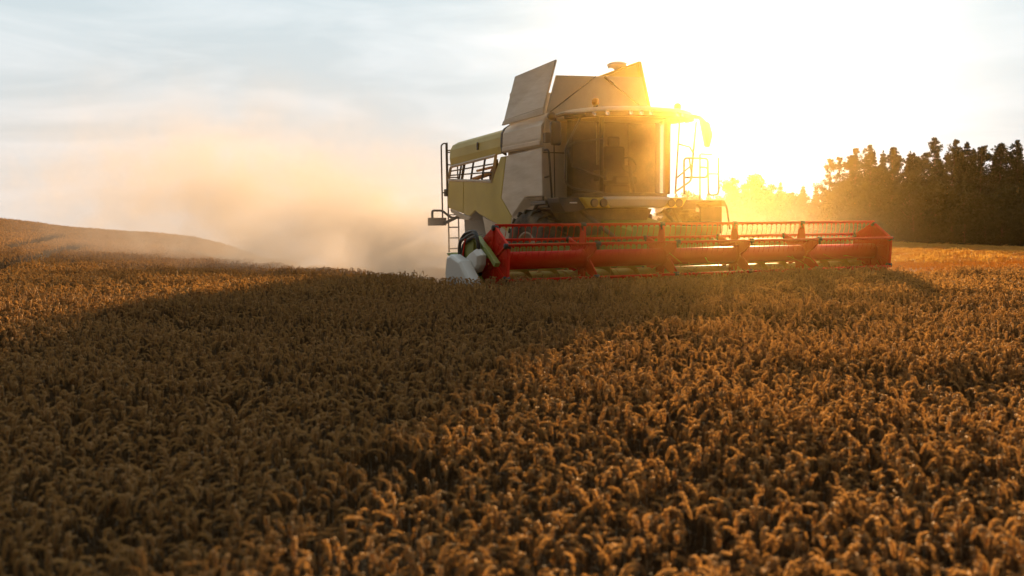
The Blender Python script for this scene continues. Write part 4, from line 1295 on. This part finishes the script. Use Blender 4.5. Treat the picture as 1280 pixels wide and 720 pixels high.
def build_forest():
    global rng
    kinds = [('pine', 12.5, 101), ('pine', 11.5, 102), ('pine', 13.0, 103), ('spruce', 12.0, 104), ('spruce', 10.5, 105), ('broad', 9.0, 106), ('broad', 8.0, 107), ('pine', 12.0, 108)]
    protos = []
    for kind, h, sd in kinds:
        tk, cr = tree_proto(kind, h, sd)
        protos.append((kind, h, tk, cr))
    rng = np.random.default_rng(55); random.seed(55)
    made = {}
    nm = {'pine': 'pine_tree', 'spruce': 'spruce_tree', 'broad': 'broadleaf_tree'}
    F = 1280 * 35 / 36

    def place(k, x, y, h, label, group='trees of the forest edge'):
        kind, h0, tk, cr = protos[k]
        z = float(ground([x], [y])[0]) - .08
        if k not in made:
            root = empty(nm[kind], (x, y, z))
            a = tk.build('trunk', M['bark'], root)
            b = cr.build('crown', M['broadleaf'] if kind == 'broad' else M['needle'], root)
            made[k] = (root, a, b)
        else:
            r0, a, b = made[k]
            root = r0.copy(); COL.objects.link(root); root.location = (x, y, z)
            for c in (a, b):
                q = c.copy(); COL.objects.link(q); q.parent = root
        s = h / h0
        root.scale = (s * random.uniform(.92, 1.12),) * 2 + (s,)
        root.rotation_euler = (0, 0, random.uniform(0, 6.28))
        tag(root, label, kind.replace('broad', 'broadleaf') + ' tree', group)

    def top_h(px, py, d):
        """height of a tree at distance d whose top shows at that photo pixel"""
        x = (px - 640) / F * d
        z = 2.0 + (258 - py) / F * d
        return x, z - float(ground([x], [d])[0])
    # the trees whose tops stand out against the sky
    named = [
        (1037, 197, 128, 7, 'slender ragged pine at the sunward end of the tall forest edge'),
        (1066, 185, 124, 0, 'second pine in from the sunward end of the tall forest edge'),
        (1086, 181, 122, 2, 'pine with a rounded ragged crown, third in from the sunward end of the tall trees'),
        (1112, 182, 121, 1, 'pine with open airy crown, fourth in from the sunward end of the tall trees'),
        (1135, 188, 120, 4, 'lower dark tree filling the dip in the skyline beside the tallest pine'),
        (1167, 172, 117, 2, 'tallest broad pine rising just past the dip in the forest skyline'),
        (1188, 175, 116, 0, 'dark pine standing close against the tallest pine on the skyline'),
        (1205, 176, 115, 3, 'pointed spruce on the skyline beside the pair of tallest pines'),
        (1222, 181, 114, 7, 'dark pine between the pointed spruce and the forest end at the frame edge'),
        (1249, 177, 113, 1, 'black pine against the pale sky, second from the frame edge'),
        (1269, 175, 112, 2, 'black pine cut by the frame edge at the shaded end of the forest'),
        (909, 222, 205, 5, 'hazy broad tree glowing beside the cab railings'),
        (942, 217, 200, 6, 'hazy round topped tree in the brightest glow beyond the reel'),
        (958, 231, 198, 5, 'low hazy tree between two taller glowing trees beyond the reel'),
        (973, 226, 194, 3, 'hazy pointed tree in the glow beyond the reel'),
        (990, 240, 188, 6, 'lowest hazy tree in the gap before the tall forest begins'),
        (1003, 230, 180, 4, 'hazy narrow spruce just before the tall forest begins'),
        (1019, 232, 165, 3, 'small spruce tucked at the foot of the slender ragged pine'),
    ]
    for px, py, d, k, lab in named:
        x, h = top_h(px, py, d)
        place(k, x, d, h, lab, 'tall trees on the forest skyline' if px > 1030 else 'hazy trees in the sun glow')
    # the dense wood behind and between, down to the field
    fill = 'dark tree inside the dense shaded wood behind the stubble'
    edge = 'dark leafy tree low on the forest edge, foliage down to the stubble'
    far = 'pale hazy tree of the distant wood deep in the sun glow'
    for px in range(1046, 1420, 11):
        d = 132 - (px - 1030) * .075 + random.uniform(-3, 3)
        py = 198 - min(1, max(0, px - 1040) / 60) * 11 + random.uniform(-4, 8)
        x, h = top_h(px + random.uniform(-5, 5), py, d)
        place(random.choice((0, 1, 2, 3, 4, 7, 7)), x, d, h, fill, 'trees inside the shaded wood')
    for px in range(1032, 1420, 17):
        d = 118 - (px - 1030) * .06 + random.uniform(-2, 2)
        x, h = top_h(px + random.uniform(-4, 4), 232 + random.uniform(-12, 10), d)
        place(random.choice((5, 6)), x, d, h, edge, 'leafy trees along the forest foot')
    for px in range(1030, 1420, 22):
        d = 112 - (px - 1030) * .055 + random.uniform(-1, 1)
        x, h = top_h(px + random.uniform(-4, 4), 262 + random.uniform(-8, 8), d)
        place(random.choice((5, 6)), x, d, h, edge, 'leafy trees along the forest foot')
    for px in range(1290, 1440, 18):
        x, h = top_h(px, 172 + random.uniform(-5, 6), 112)
        place(random.choice((0, 2, 1)), x, 112, h, fill, 'trees inside the shaded wood')
    for px in range(820, 1040, 13):
        d = 205 - max(0, (px - 950)) * .35 + random.uniform(-4, 6)
        x, h = top_h(px + random.uniform(-4, 4), 240 + random.uniform(-5, 8), d)
        place(random.choice((5, 6, 3)), x, d, h, far, 'distant hazy wood')
    for px in range(900, 1040, 14):
        d = 180 - (px - 900) * .3 + random.uniform(-4, 4)
        x, h = top_h(px + random.uniform(-4, 4), 258 + random.uniform(-5, 6), d)
        place(random.choice((5, 6)), x, d, h, far, 'distant hazy wood')


build_forest()


# ------------------------------------------------------------------ dust and haze
def volume_box(name, lo, hi, blobs, colour, aniso, base=0.0, noise=None, step=1.0, label=None):
    """a closed box of dusty air; density = sum of soft blobs broken up by turbulence"""
    mb = MB(); mb.box(lo, hi)
    m = bpy.data.materials.new(name + '_air'); m.use_nodes = True
    nt = m.node_tree; N, L = nt.nodes, nt.links
    N.clear()
    out = N.new('ShaderNodeOutputMaterial')
    pv = N.new('ShaderNodeVolumePrincipled')
    pv.inputs['Color'].default_value = (*colour, 1)
    pv.inputs['Anisotropy'].default_value = aniso
    L.new(pv.outputs[0], out.inputs['Volume'])
    if not blobs:
        pv.inputs['Density'].default_value = base
    else:
        tc = N.new('ShaderNodeTexCoord')
        P = tc.outputs['Object']
        # swirl the positions with low noise so that the outline billows
        n0 = N.new('ShaderNodeTexNoise'); n0.inputs['Scale'].default_value = noise[0]; n0.inputs['Detail'].default_value = 2
        L.new(P, n0.inputs['Vector'])
        sb = N.new('ShaderNodeVectorMath'); sb.operation = 'SUBTRACT'; sb.inputs[1].default_value = (.5, .5, .5)
        L.new(n0.outputs['Color'], sb.inputs[0])
        sc = N.new('ShaderNodeVectorMath'); sc.operation = 'MULTIPLY_ADD'; sc.inputs[1].default_value = (noise[1],) * 3
        L.new(sb.outputs[0], sc.inputs[0]); L.new(P, sc.inputs[2])
        prev = None
        for c, r, d in blobs:
            s1 = N.new('ShaderNodeVectorMath'); s1.operation = 'SUBTRACT'; s1.inputs[1].default_value = c
            L.new(sc.outputs[0], s1.inputs[0])
            s2 = N.new('ShaderNodeVectorMath'); s2.operation = 'DIVIDE'; s2.inputs[1].default_value = r
            L.new(s1.outputs[0], s2.inputs[0])
            d2 = N.new('ShaderNodeVectorMath'); d2.operation = 'DOT_PRODUCT'
            L.new(s2.outputs[0], d2.inputs[0]); L.new(s2.outputs[0], d2.inputs[1])
            ng = N.new('ShaderNodeMath'); ng.operation = 'MULTIPLY'; ng.inputs[1].default_value = -1
            L.new(d2.outputs['Value'], ng.inputs[0])
            ex = N.new('ShaderNodeMath'); ex.operation = 'EXPONENT'; L.new(ng.outputs[0], ex.inputs[0])
            ma = N.new('ShaderNodeMath'); ma.operation = 'MULTIPLY_ADD'; ma.inputs[1].default_value = d
            L.new(ex.outputs[0], ma.inputs[0])
            if prev is not None: L.new(prev, ma.inputs[2])
            else: ma.inputs[2].default_value = 0
            prev = ma.outputs[0]
        n1 = N.new('ShaderNodeTexNoise'); n1.inputs['Scale'].default_value = noise[2]; n1.inputs['Detail'].default_value = 4; n1.inputs['Roughness'].default_value = .6
        L.new(sc.outputs[0], n1.inputs['Vector'])
        mr = N.new('ShaderNodeMapRange'); mr.inputs['From Min'].default_value = noise[3]; mr.inputs['From Max'].default_value = noise[4]
        mr.inputs['To Min'].default_value = noise[5]; mr.inputs['To Max'].default_value = noise[6]
        L.new(n1.outputs['Fac'], mr.inputs['Value'])
        mu = N.new('ShaderNodeMath'); mu.operation = 'MULTIPLY'
        L.new(prev, mu.inputs[0]); L.new(mr.outputs[0], mu.inputs[1])
        L.new(mu.outputs[0], pv.inputs['Density'])
    try:
        m.cycles.volume_step_rate = step
    except Exception:
        pass
    o = mb.build(name, m)
    tag(o, label, None, kind='stuff')
    return o


DUST = [
    ((-2.1, 24.6, .2), (1.7, 1.9, .8), .9),
    ((-1.8, 28.0, .0), (2.6, 2.6, 1.2), .45),
    ((-4.8, 31.0, .4), (3.8, 4.5, 1.7), .34),
    ((-8.5, 36.5, 1.2), (5.2, 6.0, 2.4), .13),
    ((-13.0, 43.0, 3.4), (6.0, 8.0, 3.0), .034),
    ((-11.0, 46.0, .2), (5.2, 7.0, 2.2), .075),
    ((-27.0, 83.0, 3.6), (13.0, 8.0, 3.8), .055),
    ((-12.0, 78.0, 2.0), (9.0, 8.0, 4.5), .03),
    ((6.5, 32.0, .5), (3.2, 3.5, 1.5), .06),
    ((3.5, 29.5, .5), (2.6, 3.0, 1.5), .10),
]
volume_box('dust_cloud', (-52, 21.0, -7), (16, 98, 14), DUST, (.93, .85, .76), .08, noise=(.17, 4.6, .46, .43, .62, .03, 1.8), step=.26, label='billowing beige harvest dust trailing behind the combine')
VEIL = [((2.0, 14.0, 2.5), (2.8, 6.0, 2.2), .0031), ((7.4, 32.0, .7), (2.6, 4.0, 1.5), .011)]  # first blob added to stand in for lens glare over the cab
volume_box('glare_dust', (-9, 3.5, .2), (16, 40, 8), VEIL, (1.0, .70, .22), .95, noise=(.2, 1.2, .45, .36, .66, .72, 1.3), step=1.0, label='thin golden dust added before the combine to give the veil of glare')


def build_chaff():
    """bits of chaff and straw blown out with the dust, uncountable specks in the air"""
    mb = MB()
    for k in range(520):
        f = random.random()
        if f < .75:
            t = random.random() ** .8
            c = Vector((-1.0, 27.5, .8)).lerp(Vector((-5.5, 29.5, .9)), t)
            p = c + Vector((random.gauss(0, .8), random.gauss(0, 1.2), random.gauss(0, .40)))
        else:
            p = Vector((random.uniform(4, 13), random.uniform(22.5, 30), random.uniform(.9, 3.2)))
        s = random.uniform(.005, .014)
        a = Vector((random.gauss(0, 1), random.gauss(0, 1), random.gauss(0, 1))).normalized() * s
        b = a.orthogonal().normalized() * s * .5
        mb.add([tuple(p - a), tuple(p + b), tuple(p + a), tuple(p - b)], [(0, 1, 2, 3)])
    tag(mb.build('chaff', M['stub']), 'specks of chaff flying in the dust behind the combine', kind='stuff')




def build_loose_straw():
    """cut stalks tumbling over the knife into the auger and snagged on the reel"""
    mb = MB()
    for k in range(420):
        X = random.uniform(-4.6, 4.5); Y = random.uniform(-.45, .75)
        Z = random.uniform(.36, .62) + (.25 if random.random() < .2 else 0) + max(0, Y) * .15
        a = random.gauss(math.pi / 2, .7); e = random.gauss(.25, .35); L = random.uniform(.2, .5)
        d = Vector((math.cos(a) * math.cos(e), math.sin(a) * math.cos(e), math.sin(e))) * L
        p = Vector((X, Y, Z)); q = p + d; m = (p + q) / 2 + Vector((random.gauss(0, .03), 0, random.gauss(0, .03)))
        mb.tube([tuple(to_world(p)), tuple(to_world(m)), tuple(to_world(q))], .0045, 3, 0, False, False)
        if random.random() < .6:
            mb.tube([tuple(to_world(q)), tuple(to_world(q + d * .18 + Vector((0, 0, -.02)))), tuple(to_world(q + d * .3 + Vector((0, 0, -.05))))], [.006, .012, .003], 4, 0, False, False)
    tag(mb.build('loose_straw', M['stub']), 'cut straw tumbling over the knife into the header under the red reel', kind='stuff')


build_chaff()
build_loose_straw()
volume_box('haze', (-3700, -3700, -320), (3700, 3700, 16), None, (1.0, .9, .75), .9, base=.000008, label='thin warm evening haze over the fields')
